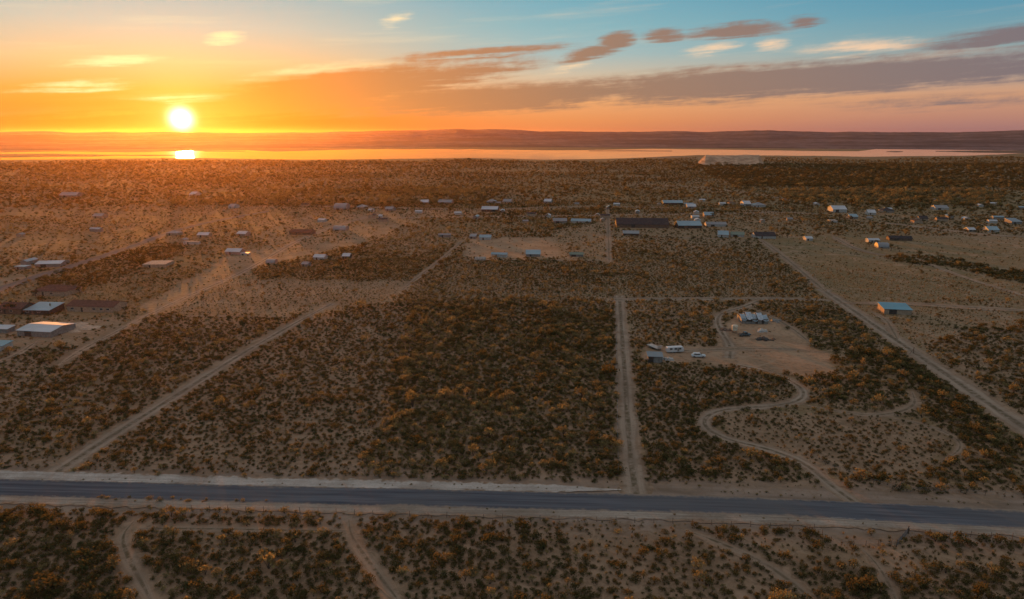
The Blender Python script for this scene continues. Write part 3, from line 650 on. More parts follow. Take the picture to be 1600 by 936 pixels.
# homestead on the left
house('metal_barn', 'large barn with pale blue and white metal roof beside heaped pale soil', 'barn', 44, 106, 525, 13, 2.6, 'gable', 'r_white', 'w_grey', rot=-4, rh=1.0, nwin=0)
house('blue_roofed_house', 'small house with bright teal metal roof next to a brown house', 'house', 50, 92, 491, 10, 2.3, 'shed', 'r_blue', 'w_dark', rot=2, rh=1.2)
house('ranch_house', 'long brown-roofed house with tan walls by the bare lot', 'house', 113, 194, 487, 10, 2.9, 'gable', 'r_brown', 'w_tan', rh=1.7, nwin=4)
house('ranch_house', 'brown-roofed house touching the teal-roofed house', 'house', 8, 50, 490, 10, 2.8, 'gable', 'r_brown', 'w_brown', rh=1.8)
house('ranch_house', 'brown hip-roofed house below the grey paved lane', 'house', 62, 120, 462, 12, 2.8, 'hip', 'r_brown', 'w_tan', rh=2.2)
house('small_shed', 'small blue-roofed shed at the edge of the dense scrub', 'shed', -14, 15, 548, 5, 2.3, 'shed', 'r_teal', 'w_white', rh=.5, nwin=0)
house('long_shed', 'low pale-roofed shed beside the large barn with metal roof', 'shed', -6, 20, 520, 4, 2.0, 'shed', 'r_white', 'w_grey', rh=.4, nwin=0)
house('long_shed', 'long grey-white shed above the grey paved lane', 'shed', 62, 104, 417, 14, 2.8, 'gable', 'r_white', 'w_grey', rot=14, rh=1.0)
house('small_shed', 'short pale shed beside the long grey-white shed', 'shed', 26, 47, 421, 6, 2.3, 'flat', 'r_blue', 'w_grey')
house('flat_roofed_house', 'flat pale-roofed house at the corner of the dark brush field', 'house', 228, 268, 418, 16, 2.6, 'flat', 'concrete', 'w_tan', rot=10)
house('farm_house', 'white-roofed grey house alone on the bare pink field', 'house', 354, 382, 398, 9, 3.0, 'gable', 'r_white', 'w_grey', rh=1.6)
house('small_shed', 'tiny white shed beside the lone white-roofed house', 'shed', 376, 391, 399, 4, 1.8, 'flat', 'r_white', 'w_white')
far = [ # name, label, cat, x0, x1, ybase, depth, height, roof, roof material, wall material
 ('farm_house', 'white-roofed house near the top of the bare field', 'house', 310, 330, 371, 9, 2.8, 'gable', 'r_white', 'w_tan'),
 ('farm_house', 'white-roofed house beside the farm track junction', 'house', 372, 390, 369, 9, 2.8, 'gable', 'r_white', 'w_grey'),
 ('farm_house', 'grey-roofed house above the brush field by the paved lane', 'house', 262, 284, 368, 9, 2.8, 'hip', 'r_grey', 'w_tan'),
 ('mobile_home', 'long low white trailer home in the sunlit field', 'trailer', 286, 314, 382, 4.5, 2.6, 'flat', 'concrete', 'w_white'),
 ('ranch_house', 'long dark brown-roofed house along the farm track', 'house', 452, 494, 367, 11, 2.8, 'gable', 'r_brown', 'w_brown'),
 ('hoop_shed', 'rounded grey-roofed shed near the dark brown house', 'shed', 521, 545, 361, 11, 1.6, 'arch', 'r_grey', 'w_tan'),
 ('hoop_shed', 'pale arched shed at the head of the farm track', 'shed', 523, 546, 328, 18, 2.5, 'arch', 'r_grey', 'w_grey'),
 ('farm_house', 'pale hip-roofed house next to the arched shed', 'house', 558, 574, 327, 14, 3.4, 'hip', 'r_grey', 'w_tan'),
 ('small_shed', 'little white hut between two pale houses', 'shed', 576, 585, 331, 7, 2.6, 'gable', 'r_white', 'w_white'),
 ('farm_house', 'grey house with dark gable east of the arched shed', 'house', 603, 617, 330, 12, 3.2, 'gable', 'r_grey', 'w_grey'),
 ('water_tank_hut', 'narrow white hut standing by the farm track end', 'shed', 592, 598, 342, 5, 4.2, 'gable', 'r_white', 'w_white'),
 ('farm_house', 'pale house under the golden brush band', 'house', 657, 671, 319, 14, 3.2, 'gable', 'r_white', 'w_grey'),
 ('long_shed', 'long pale shed under the golden brush band', 'shed', 684, 709, 319, 14, 3.2, 'gable', 'r_grey', 'w_grey'),
 ('farm_house', 'bright white-roofed house with dark walls among the far lots', 'house', 751, 781, 331, 15, 3.6, 'gable', 'r_white', 'w_dark'),
 ('farm_house', 'grey-roofed house behind the bright white-roofed house', 'house', 760, 776, 318, 14, 3.2, 'hip', 'r_grey', 'w_grey'),
 ('farm_house', 'small grey house beside the golden far brush', 'house', 786, 801, 318, 14, 3.2, 'gable', 'r_grey', 'w_tan'),
 ('mobile_home', 'grey-blue trailer home by the green brush field', 'trailer', 684, 706, 371, 5, 2.8, 'gable', 'r_grey', 'w_grey'),
 ('blue_roofed_house', 'pale blue-roofed house by the corner of the bare lot', 'house', 748, 769, 375, 9, 2.8, 'gable', 'r_blue', 'w_white'),
 ('small_shed', 'dull grey shed beside the pale blue-roofed corner house', 'shed', 734, 745, 373, 7, 2.4, 'shed', 'r_grey', 'w_grey'),
 ('mobile_home', 'light blue trailer home on the bare square lot', 'trailer', 766, 795, 402, 5, 2.7, 'gable', 'r_blue', 'w_white'),
 ('hoop_shed', 'low rounded tan shed at the lot corner', 'shed', 741, 760, 408, 6, 1.2, 'arch', 'concrete', 'w_tan'),
 ('blue_roofed_house', 'blue metal-roofed shed house on the bare square lot', 'house', 820, 846, 401, 9, 2.3, 'shed', 'r_blue', 'w_grey'),
 ('long_shed', 'low green-roofed shed beside the blue-roofed lot house', 'shed', 888, 913, 401, 6, 2.0, 'gable', 'r_green', 'w_grey'),
 ('farm_house', 'small white house at the brush edge of the farm', 'house', 491, 511, 406, 8, 2.4, 'gable', 'r_white', 'w_white'),
 ('small_shed', 'small grey shed on the pale farm yard', 'shed', 473, 485, 417, 6, 2.4, 'gable', 'r_grey', 'w_grey'),
 ('hoop_shed', 'low arched shed on the pale farm yard', 'shed', 417, 433, 413, 7, 1.5, 'arch', 'r_grey', 'w_tan'),
 ('farm_house', 'dark-walled house with white roof in the green brush', 'house', 536, 549, 405, 8, 2.8, 'gable', 'r_white', 'w_dark'),
 ('long_shed', 'grey shed touching the long light blue roof', 'shed', 862, 887, 349, 12, 3.0, 'gable', 'r_grey', 'w_grey'),
 ('mobile_home', 'long light blue-white roof beside the wide dark barn', 'trailer', 890, 926, 349, 10, 2.8, 'gable', 'r_blue', 'w_white'),
 ('long_barn', 'very long dark purple-brown roofed barn', 'barn', 954, 1050, 356, 26, 4.0, 'gable', 'r_dark', 'w_brown'),
 ('long_barn', 'pale blue-grey roofed barn in line with the dark barn', 'barn', 1053, 1096, 357, 18, 3.6, 'gable', 'r_blue', 'w_dark'),
 ('long_shed', 'narrow light grey shed at the end of the barn row', 'shed', 1099, 1136, 354, 10, 2.6, 'gable', 'r_grey', 'w_white'),
 ('long_shed', 'dark grey shed in front of the very long barn', 'shed', 971, 1000, 368, 8, 2.2, 'shed', 'r_grey', 'w_dark'),
 ('farm_house', 'white gabled house with blue roof by the bare pasture', 'house', 1120, 1138, 371, 14, 3.0, 'gable', 'r_blue', 'w_white'),
 ('long_shed', 'green-roofed shed next to the white gabled house', 'shed', 1140, 1163, 370, 10, 2.4, 'gable', 'r_green', 'w_white'),
 ('ranch_house', 'wide dark slate-roofed house by the pasture corner', 'house', 1174, 1211, 373, 14, 3.0, 'gable', 'r_dark', 'w_white'),
 ('farm_house', 'tiny pale house in the far line of lots', 'house', 850, 863, 318, 14, 3.4, 'gable', 'r_white', 'w_grey'),
 ('long_shed', 'long bluish shed in the far line of lots', 'shed', 1032, 1068, 320, 14, 3.2, 'gable', 'r_blue', 'w_dark'),
 ('farm_house', 'light-roofed house below the long bluish shed', 'house', 1071, 1087, 326, 14, 3.2, 'gable', 'r_white', 'w_grey'),
 ('blue_roofed_house', 'blue-roofed gabled house among dark brush', 'house', 1098, 1115, 340, 14, 3.4, 'gable', 'r_blue', 'w_tan'),
 ('farm_house', 'white house with two neighbours in the far line', 'house', 1158, 1171, 322, 16, 3.6, 'gable', 'r_white', 'w_white'),
 ('farm_house', 'broad pale hip-roofed house in the far line', 'house', 1174, 1195, 324, 16, 3.4, 'hip', 'r_grey', 'w_white'),
 ('metal_barn', 'brilliant white metal barn in the far settlement', 'barn', 1295, 1320, 332, 18, 4.6, 'gable', 'r_white', 'w_white'),
 ('farm_house', 'white-walled house beyond the brilliant white barn', 'house', 1353, 1366, 336, 14, 3.4, 'gable', 'r_white', 'w_white'),
 ('ranch_house', 'dark-roofed house beyond the brilliant white barn', 'house', 1374, 1394, 332, 14, 3.2, 'hip', 'r_dark', 'w_grey'),
 ('farm_house', 'grey-blue house on the road below the white barn', 'house', 1324, 1338, 342, 12, 3.0, 'gable', 'r_blue', 'w_grey'),
 ('small_shed', 'pale shed beside the road below the white barn', 'shed', 1294, 1307, 348, 10, 2.6, 'flat', 'concrete', 'w_white'),
 ('small_shed', 'small white shed at the upper edge of the pasture', 'shed', 1256, 1268, 376, 7, 2.4, 'gable', 'r_white', 'w_white'),
 ('mobile_home', 'white trailer home by the dark strip of brush', 'trailer', 1353, 1373, 379, 6, 2.6, 'gable', 'r_white', 'w_white'),
 ('long_shed', 'long dark shed behind the white trailer home', 'shed', 1385, 1424, 376, 9, 2.4, 'gable', 'r_dark', 'w_brown'),
 ('hoop_shed', 'rounded grey shed near the golden brush clump', 'shed', 1368, 1387, 388, 10, 1.4, 'arch', 'r_grey', 'w_grey'),
 ('blue_roofed_house', 'light blue-roofed house with white front on the far road', 'house', 1538, 1556, 363, 13, 3.0, 'gable', 'r_blue', 'w_white'),
 ('small_shed', 'pale shed next to the light blue-roofed far house', 'shed', 1509, 1521, 362, 8, 2.4, 'gable', 'r_white', 'w_grey'),
 ('farm_house', 'dark-roofed house on the reddish far lot', 'house', 1433, 1447, 345, 12, 3.0, 'gable', 'r_dark', 'w_tan'),
 ('long_shed', 'flat pale shed under the far golden thicket', 'shed', 1456, 1479, 328, 14, 3.0, 'gable', 'r_grey', 'w_white'),
 ('farm_house', 'grey house with a lean roof near the far road end', 'house', 1573, 1592, 350, 12, 3.0, 'shed', 'r_grey', 'w_grey'),
 ('farm_house', 'pale house in the sun-glow brush flats', 'house', 300, 311, 307, 18, 3.6, 'gable', 'r_white', 'w_white'),
 ('farm_house', 'tan house on the left far flats', 'house', 148, 166, 341, 12, 3.0, 'gable', 'r_grey', 'w_tan'),
 ('farm_house', 'pale house below the sun-glow brush flats', 'house', 360, 372, 326, 14, 3.2, 'gable', 'r_grey', 'w_white'),
 ('long_shed', 'pale long shed on the far brush flats beside a track', 'shed', 96, 128, 308, 20, 3.4, 'gable', 'r_grey', 'w_grey'),
]
far = [f for f in far]
for nm, lb, ct, x0, x1, yb, D, H, rf, rm, wm in far:
    lb = lb.replace('on the left far flats', 'alone on the far grassy flats')
    house(nm, lb, ct, x0, x1, yb, D, H, rf, rm, wm, rot=random.uniform(-7, 7), rh=(D*.26 if rf == 'arch' else D*.17) if rf != 'flat' else 0)
def far_sheds():
    kinds = []
    for L, D, H, wm, rm in ((7,5,2.2,'w_white','r_white'), (10,4,2.4,'w_grey','r_blue'), (5,4,2.0,'w_tan','r_grey'), (9,7,2.6,'w_tan','r_dark')):
        x, y = L/2, D/2; w = MB().add([(-x,-y,0),(x,-y,0),(x,y,0),(-x,y,0),(-x,-y,H),(x,-y,H),(x,y,H),(-x,y,H),(-x,0,H+.85),(x,0,H+.85)], [(0,1,5,4),(2,3,7,6),(1,2,6,9,5),(3,0,4,8,7)])
        r = MB().slab([(-x-.2,-y-.3,H-.08),(x+.2,-y-.3,H-.08),(x+.2,0,H+1),(-x-.2,0,H+1)], .1).slab([(-x-.2,0,H+1),(x+.2,0,H+1),(x+.2,y+.3,H-.08),(-x-.2,y+.3,H-.08)], .1)
        kinds.append((w, r, wm, rm, {'w_white':'small white shed','w_grey':'small blue-roofed shed','w_tan':'small tan shed'}[wm] if rm != 'r_dark' else 'small dark-roofed shed'))
    made = {}
    for i in range(58):
        px = random.choice([random.uniform(470, 800), random.uniform(800, 1240), random.uniform(1240, 1600), random.uniform(0, 420) if i % 5 == 0 else random.uniform(900, 1500)]); py = random.uniform(314, 349) if px > 430 else random.uniform(300, 420)
        p = G(px, py); k = random.randrange(4)
        if any((p.x-bx)**2 + (p.y-by)**2 < (br+5)**2 for bx, by, br in BUILT): continue
        w, r, wm, rm, lb = kinds[k]; o = empty('small_shed', p, -GRID_AZ + random.choice([0, 1.57]) + random.uniform(-.15, .15)); tag(o, lb + (' among the far settlement lots' if px > 430 else ' out in the open farmland beside the lane'), 'shed', 'small sheds among the far lots' if px > 430 else 'small sheds in the open farmland')
        if k in made:
            for src in made[k]: q = src.copy(); COL.objects.link(q); q.parent = o
        else: made[k] = [w.build('wall', MT[wm], o), r.build('roof', MT[rm], o)]
        BUILT.append((p.x, p.y, 6.5))
far_sheds()
# barn on the right by the diagonal road
house('metal_barn', 'teal-roofed open barn with tan walls beside the diagonal dirt road', 'barn', 1376, 1417, 491, 10, 2.6, 'shed', 'r_teal', 'w_tan', rh=.7, nwin=0, rot=-6)
# grey shed in the yard, its doorway shade a dark panel
house('grey_shed', 'small grey shed with doorway shade painted dark by the straight dirt road', 'shed', 1011, 1034, 567, 4.5, 2.6, 'shed', 'r_grey', 'w_grey', rh=.25, doorway_shade=True)

# tarp-covered house in the yard
def tarp_house():
    a, b = G(1154,506), G(1196,506); mid = (a+b)/2; L = (b-a).length; D = 9.0; c = mid + Vector((mid.x, mid.y, 0)).normalized()*D/2
    o = empty('tarp_covered_house', c, -GRID_AZ*.7); tag(o, 'ramshackle house under pale blue and white sagging tarps in the bare yard', 'house'); BUILT.append((c.x, c.y, 8))
    x, y, H = L/2, D/2, 2.2
    MB().add([(-x*.96,-y*.92,0),(x*.96,-y*.92,0),(x*.96,y*.92,0),(-x*.96,y*.92,0),(-x*.96,-y*.92,H),(x*.96,-y*.92,H),(x*.96,y*.92,H),(-x*.96,y*.92,H)], [(0,1,5,4),(1,2,6,5),(2,3,7,6),(3,0,4,7)]).build('wall', MT['w_grey'], o)
    n = 5
    for i in range(n):                                       # five tarps, each a sagging tent-shaped sheet
        xa, xb = -x + L*i/n, -x + L*(i+1)/n; pk = H + [1.3, 2.3, 1.5, 2.0, 1.1][i]; ed = H + [-.4, .1, -.7, .0, -.5][i]; sk = [.3, -.4, .6, -.2, .1][i]
        P = []; Fc = []; m = 6
        for u in range(m+1):
            for v in range(m+1):
                s, t = u/m, v/m; px_ = xa + (xb-xa)*s; py_ = -y - .3 + (D + .6)*t
                ridge = 1 - abs(t - .5 - sk*.25*(s-.5))*2; z = ed + (pk-ed)*max(0, ridge) - .35*math.sin(math.pi*s) + .18*mnoise.noise(Vector((px_*1.3, py_*1.3, i)))
                P.append((px_ + .25*mnoise.noise(Vector((py_, i, 2))), py_, z))
        for u in range(m):
            for v in range(m): k = u*(m+1)+v; Fc.append((k, k+m+1, k+m+2, k+1))
        mesh_obj('tarp', P, Fc, MT['tarp' if i % 2 == 0 else 'tarp2'], o).modifiers.new('thickness', 'SOLIDIFY').thickness = .03
    for wx in (x*.15, x*.6): MB().box(wx-.5,-y*.92-.05,.05,wx+.5,-y*.92-.004,2.0).build('door', MT['w_dark'], o)
    MB().box(-x*.6,-y*.92-.05,.9,-x*.2,-y*.92-.004,1.8).build('window', MT['glass'], o)
tarp_house()
def scrap_heap(label, px, py, r, mat, seed):
    rr = random.Random(seed); b = MB(); p = G(px, py)
    for i in range(16):
        a, d = rr.uniform(0, 6.28), r*rr.random()**.6; cx_, cy_ = d*math.cos(a)*1.6, d*math.sin(a)
        w_, h_, dp = rr.uniform(.3, 1.1), rr.uniform(.15, .8), rr.uniform(.3, 1.0); sk = rr.uniform(-.3, .3)
        b.add([(cx_-w_,cy_-dp,0),(cx_+w_,cy_-dp,0),(cx_+w_,cy_+dp,0),(cx_-w_,cy_+dp,0),(cx_-w_*.7+sk,cy_-dp*.8,h_),(cx_+w_*.8+sk,cy_-dp*.7,h_*.7),(cx_+w_*.7+sk,cy_+dp*.8,h_),(cx_-w_*.8+sk,cy_+dp*.6,h_*1.2)],
              [(3,2,1,0),(4,5,6,7),(0,1,5,4),(1,2,6,5),(2,3,7,6),(3,0,4,7)])
    o = b.build('scrap_heap', MT[mat], None, p); tag(o, label, 'scrap heap'); BUILT.append((p.x, p.y, r*1.4))
scrap_heap('heap of dark scrap beside the tarp-covered house', 1207, 502, 2.6, 'w_grey', 1)
scrap_heap('low dark scrap pile next to the cream water tank', 1135, 516, 1.4, 'w_brown', 2)
scrap_heap('scattered grey scrap behind the dark pickup', 1196, 530, 2.4, 'w_dark', 3)
scrap_heap('pale litter heap beside the grey shed', 1044, 562, 1.0, 'w_white', 4)
scrap_heap('white rubbish heap in the middle of the yard', 1190, 518, 1.1, 'w_white', 5)
# heaps of pale soil by the big barn
def soil_heap(px, py, r, h, seed):
    p = G(px, py); V = []; Fc = []; n, m = 14, 5
    for i in range(m+1):
        for k in range(n):
            a = 6.2832*k/n; d = r*i/m; q = Vector((d*math.cos(a)*1.5, d*math.sin(a), 0))
            V.append((q.x, q.y, h*(1-(i/m)**1.5)*(1+.5*mnoise.noise(q*.6+Vector((seed,0,0)))) - (.05 if i == m else 0)))
    for i in range(m):
        for k in range(n): Fc.append((i*n+k, (i+1)*n+k, (i+1)*n+(k+1) % n, i*n+(k+1) % n))
    o = mesh_obj('soil_heap', V, Fc, MT['palesoil'], None, p, True); tag(o, 'pale heap of dug soil beside the large barn', 'soil heap', 'pale soil heaps by the barn'); BUILT.append((p.x, p.y, r))
MT['palesoil'] = mat_plain('dug_pale_soil', (.50, .36, .26, 1), .95, .05, 0, .2)
for q in ((114,509,2.2,.8,1),(122,513,2.6,.9,2),(132,510,2.4,.7,3),(140,513,2.8,.6,4),(148,511,2.0,.5,5),(116,518,1.8,.6,6),(126,506,2.4,.6,7)): soil_heap(*q)

# vehicles and tank
def wheel(o, x, y, r=.36, w=.24):
    t = MB().tube([(x,y-w/2,r),(x,y+w/2,r)], [r, r], 14).build('wheel', MT['rubber'], o)
    MB().tube([(x,y-w/2-.012,r),(x,y+w/2+.012,r)], [r*.58]*2, 12).build('rim', MT['steel'], t)
def loft(sections, name, mat, parent):                       # sections: (x, half width, z0, z1)
    V = []; Fc = []
    for x, hw, z0, z1 in sections: V += [(x,-hw,z0),(x,hw,z0),(x,hw*.98,z0+(z1-z0)*.6),(x,hw*.88,z1),(x,-hw*.88,z1),(x,-hw*.98,z0+(z1-z0)*.6)]
    n = 6
    for i in range(len(sections)-1):
        for k in range(n): Fc.append((i*n+k, i*n+(k+1) % n, (i+1)*n+(k+1) % n, (i+1)*n+k))
    Fc.append(tuple(range(n))[::-1]); Fc.append(tuple((len(sections)-1)*n+k for k in range(n)))
    return mesh_obj(name, V, Fc, mat, parent)
def car(name, label, px, py, rz, paint, pickup=False):
    p = G(px, py); o = empty(name, p, rz); tag(o, label, 'pickup' if pickup else 'car'); BUILT.append((p.x, p.y, 3.2))
    m = MT[paint]
    loft([(-2.5,.72,.5,.9),(-2.4,.86,.42,1.0),(-1.2,.92,.38,1.04),(1.2,.92,.38,1.04),(2.2,.88,.42,.98),(2.55,.74,.5,.88)], 'body', m, o)
    cab = [(-.4,.80,1.0,1.3),(-.25,.80,1.0,1.78),(.75,.80,1.0,1.80),(1.35,.80,1.0,1.08)] if pickup else [(-2.1,.78,.98,1.2),(-1.7,.80,1.0,1.62),(.5,.80,1.0,1.66),(1.3,.80,1.0,1.06)]
    cb = loft(cab, 'cabin', m, o)
    for s in (-1, 1): MB().box(cab[1][0]+.1, s*.80-.02, 1.12, cab[2][0]-.05, s*.80+.02, 1.52).build('side_window', MT['glass'], cb)
    MB().slab([(cab[2][0]+.10,-.62,1.72),(cab[2][0]+.10,.62,1.72),(cab[3][0]-.04,.68,1.16),(cab[3][0]-.04,-.68,1.16)][::-1], .02).build('windscreen', MT['glass'], cb)
    if pickup: MB().box(-2.35,-.74,1.02,-.5,.74,1.06).build('load_bed', MT['w_dark'], o)
    for x in (-1.55, 1.6):
        for y in (-.82, .82): wheel(o, x, y)
    for y in (-.6, .6): MB().box(2.44,y-.14,.68,2.57,y+.14,.82).build('headlight', MT['w_white'], o)
car('pickup_truck', 'dark pickup parked in front of the tarp-covered house', 1163, 525, R(8), 'car_dark', True)
car('parked_car', 'white car parked alone in the bare yard', 1091, 558, R(-6), 'car_white')
def trailer(name, label, x0, x1, y0, y1, H, W, mat, flat=False):
    a, b = G(x0, y0), G(x1, y1); L = (b-a).length; c = (a+b)/2; rz = math.atan2(b.y-a.y, b.x-a.x)
    o = empty(name, c, rz); tag(o, label, 'trailer'); BUILT.append((c.x, c.y, L/2+.6)); x, y = L/2, W/2
    if flat:
        MB().box(-x,-y,.75,x,y,.93).build('deck', MT[mat], o)
        MB().box(-x,-y*.4,.5,x,y*.4,.745).build('chassis', MT['darksteel'], o)
        MB().box(x-.12,-y,.935,x,y,2.0).build('headboard', MT[mat], o)
    else:
        loft([(-x,y*.86,.6,H-.25),(-x+.3,y,.5,H-.05),(x-.4,y,.5,H),(x,y*.86,.7,H-.5)], 'body', MT[mat], o)
        for wx in (-x*.55, 0, x*.5): MB().box(wx-.5,-y-.03,1.4,wx+.5,-y+.005,2.0).build('window', MT['glass'], o)
        MB().box(x*.2,-y-.035,.65,x*.2+.7,-y-.001,2.1).build('door', MT['w_grey'], o)
    MB().tube([(x,0,.55),(x+1.2,0,.5)], [.06,.05], 6).build('tow_bar', MT['darksteel'], o)
    for wx in (-.45, .45):
        for s in (-1, 1): wheel(o, wx-x*.2, s*(y-.15), .4)
trailer('camper_trailer', 'long white camper trailer parked beside the side trail', 1041, 1067, 551, 550, 2.3, 2.2, 'car_white')
trailer('flatbed_trailer', 'pale flatbed trailer standing askew behind the grey shed', 1014, 1031, 541, 548, 2, 2.4, 'w_white', True)
def tank():
    p = G(1147.5, 520); o = empty('water_tank', p); tag(o, 'cream upright water tank beside the dark scrap pile', 'tank'); BUILT.append((p.x, p.y, 2.5))
    MB().tube([(0,0,.9),(0,0,1.1),(0,0,3.0),(0,0,3.3)], [.7,1.1,1.25,1.0], 18).build('tank_body', MT['cream'], o, None)
    MB().tube([(0,0,3.3),(0,0,3.45)], [.35,.35], 12).build('lid', MT['cream'], o)
    for k in range(4): a = .785+1.5708*k; MB().tube([(1.0*math.cos(a),1.0*math.sin(a),0),(.7*math.cos(a),.7*math.sin(a),1.15)], [.08,.08], 6).build('leg', MT['wood'], o)
MT['cream'] = mat_plain('cream_plastic', (.58,.50,.38,1), .5, .3); tank()

# ------------------------------------------------------------------ fences, gate, braces
post_me = {}
def fence(name, label, px, H=1.25, gap=4.0, strands=3):
    pts = [G(*p) for p in px]; o = empty(name, pts[0]); tag(o, label, 'fence')
    if 'post' not in post_me: post_me['post'] = MB().tube([(0,0,-.05),(.02,0,H*.6),(0,.01,H)], [.06,.055,.05], 6)
    base = None; path = resample(pts, gap)
    for i, p in enumerate(path):
        if base is None: q = post_me['post'].build('post', MT['wood'], o); base = q
        else: q = base.copy(); COL.objects.link(q); q.parent = o
        q.location = p - pts[0]; q.rotation_euler = (random.uniform(-.06,.06), random.uniform(-.06,.06), random.uniform(0, 6)); q.scale = (1, 1, random.uniform(.85, 1.12))
    for s in range(strands):
        z = H*(.35 + .28*s); MB().tube([p - pts[0] + Vector((0,0,z)) for p in path], [.016]*len(path), 4).build('wire', MT['steel'], o)
fence('wire_fence', 'wire fence with wooden posts running along the road below its verge', [(300,797),(520,803),(800,812),(1000,817),(1060,818),(1272,827)])
fence('wire_fence', 'short wire fence set back around the gated entrance', [(1272,827),(1305,852),(1398,854)], gap=2.4)
fence('wire_fence', 'wire fence running on from the pipe gate beside the paved road', [(1420,834),(1500,838),(1600,843),(1800,855)])
fence('wire_fence', 'wire fence from the winding driveway mouth along the upper verge', [(1268,716),(1330,745),(1402,767),(1500,772),(1620,780),(1760,790)])
fence('wire_fence', 'wire fence along the straight dirt road beside the golden block', [(962,470),(964,600),(966,742)], gap=6)
def gate():
    a, b = G(1401,854), G(1418,834); o = empty('pipe_gate', a, math.atan2(b.y-a.y, b.x-a.x)); tag(o, 'dark steel pipe gate at the set-back fence entrance', 'gate'); L = (b-a).length
    for z in (.18, .42, .66, .90, 1.14, 1.36): MB().tube([(0,0,z),(L,0,z)], [.045]*2, 6).build('rail', MT['darksteel'], o)
    for x in (.02, L*.5, L-.02): MB().tube([(x,.0,.12),(x,.0,1.42)], [.055]*2, 6).build('upright', MT['darksteel'], o)
    for x in (-.25, L+.25): MB().tube([(x,0,-.05),(x,0,1.7)], [.12,.11], 8).build('gate_post', MT['wood'], o)
gate()
def brace(label, px, py, rz, H=2.0):
    o = empty('corner_brace', G(px, py), rz); tag(o, label, 'fence brace')
    MB().tube([(0,0,-.05),(0,0,H)], [.13,.12], 7).build('post', MT['wood'], o); MB().tube([(-1.9,0,-.02),(-.1,0,H*.8)], [.09,.08], 6).build('strut', MT['wood'], o)
MT['wood2'] = MT['wood']
brace('weathered corner post with slanted strut beside the upper roadside fence', 1406, 767, 0, 2.4)
brace('pair of tan posts beside the diagonal dirt road', 1427, 552, .4, 2.4)

# ------------------------------------------------------------------ plants
def leaf_cloud(centers, radii, per, size, rng, flat=.75):
    V = []; Fc = []
    for c, r_ in zip(centers, radii):
        for _ in range(per):
            d = rng.normal(size=3); d /= np.linalg.norm(d); d[2] *= flat
            p = np.array(c) + d*r_*rng.uniform(.45, 1.05)
            if p[2] < .05: p[2] = .05 + rng.random()*.1
            n = rng.normal(size=3) + d*.8; n /= np.linalg.norm(n); a = np.cross(n, rng.normal(size=3)); a /= np.linalg.norm(a); b = np.cross(n, a)
            s = size*rng.uniform(.6, 1.3); k = len(V)
            V += [p - a*s*.5, p + b*s*.45 - a*s*.05, p + a*s*.55, p - b*s*.4 + a*s*.05]; Fc.append((k, k+1, k+2, k+3))
    return V, Fc
def bush_mesh(name, seed, w, h, leaf, nclump, per, size, kind='dome'):
    rng = np.random.default_rng(seed); C = []; Rd = []
    for i in range(nclump):
        a = 6.283*(i + rng.random()*.7)/nclump*2.4; d = (w/2)*.66*math.sqrt(rng.random())
        top = h*(.72 - .42*(d/(w/2))**2) if kind == 'dome' else h*(.45 + .35*rng.random())
        C.append((d*math.cos(a), d*math.sin(a), max(.2, top*rng.uniform(.6, 1.0)))); Rd.append(w*rng.uniform(.16, .27))
    V, Fc = leaf_cloud(C, Rd, int(per*1.7), size*.70, rng); nl = len(Fc)
    mb = MB()
    for c in C[:6]: mb.tube([(0,0,-.05),(c[0]*.4,c[1]*.4,c[2]*.5),(c[0],c[1],c[2])], [.035,.025,.012], 3)
    o = len(V); V = V + [np.array(v) for v in mb.v]; Fc = Fc + [tuple(i+o for i in f) for f in mb.f]
    me = bpy.data.meshes.new(name); me.from_pydata([tuple(v) for v in V], [], Fc); me.materials.append(MT[leaf]); me.materials.append(MT['stem'])
    me.polygons.foreach_set('material_index', [0]*nl + [1]*(len(Fc)-nl)); me.update(); return me
def tuft_mesh(name, seed, w, h):
    rng = np.random.default_rng(seed); V = []; Fc = []
    for i in range(26):
        a = rng.random()*6.283; r_ = w*.16*rng.random(); L = h*rng.uniform(.5, 1.1); o = w*.5*rng.uniform(.2, 1); k = len(V); t = np.array([-math.sin(a), math.cos(a), 0])*.05
        p = np.array([r_*math.cos(a), r_*math.sin(a), -.02]); q = np.array([o*math.cos(a), o*math.sin(a), L]); V += [p-t, p+t, q]; Fc.append((k, k+1, k+2))
    me = bpy.data.meshes.new(name); me.from_pydata([tuple(v) for v in V], [], Fc); me.materials.append(MT['straw']); me.update(); return me
DARK = [bush_mesh('creosote_bush', 100+i, *a) for i, a in enumerate([(2.0,1.15,'creo',9,14,.30), (2.3,1.2,'creo',11,12,.30), (1.7,1.3,'creo',8,14,.28), (2.6,1.05,'creo',12,11,.32), (1.9,1.0,'creo',8,13,.28), (2.2,1.5,'creo',11,12,.30)])]
GOLD = [bush_mesh('golden_shrub', 200+i, *a) for i, a in enumerate([(2.0,1.7,'gold',9,13,.28), (1.7,2.0,'gold',9,12,.26), (2.5,1.6,'gold',12,11,.30), (1.5,1.4,'gold',7,13,.25)])]
TUFT = [tuft_mesh('grass_tuft', 300+i, .9, .55) for i in range(3)]

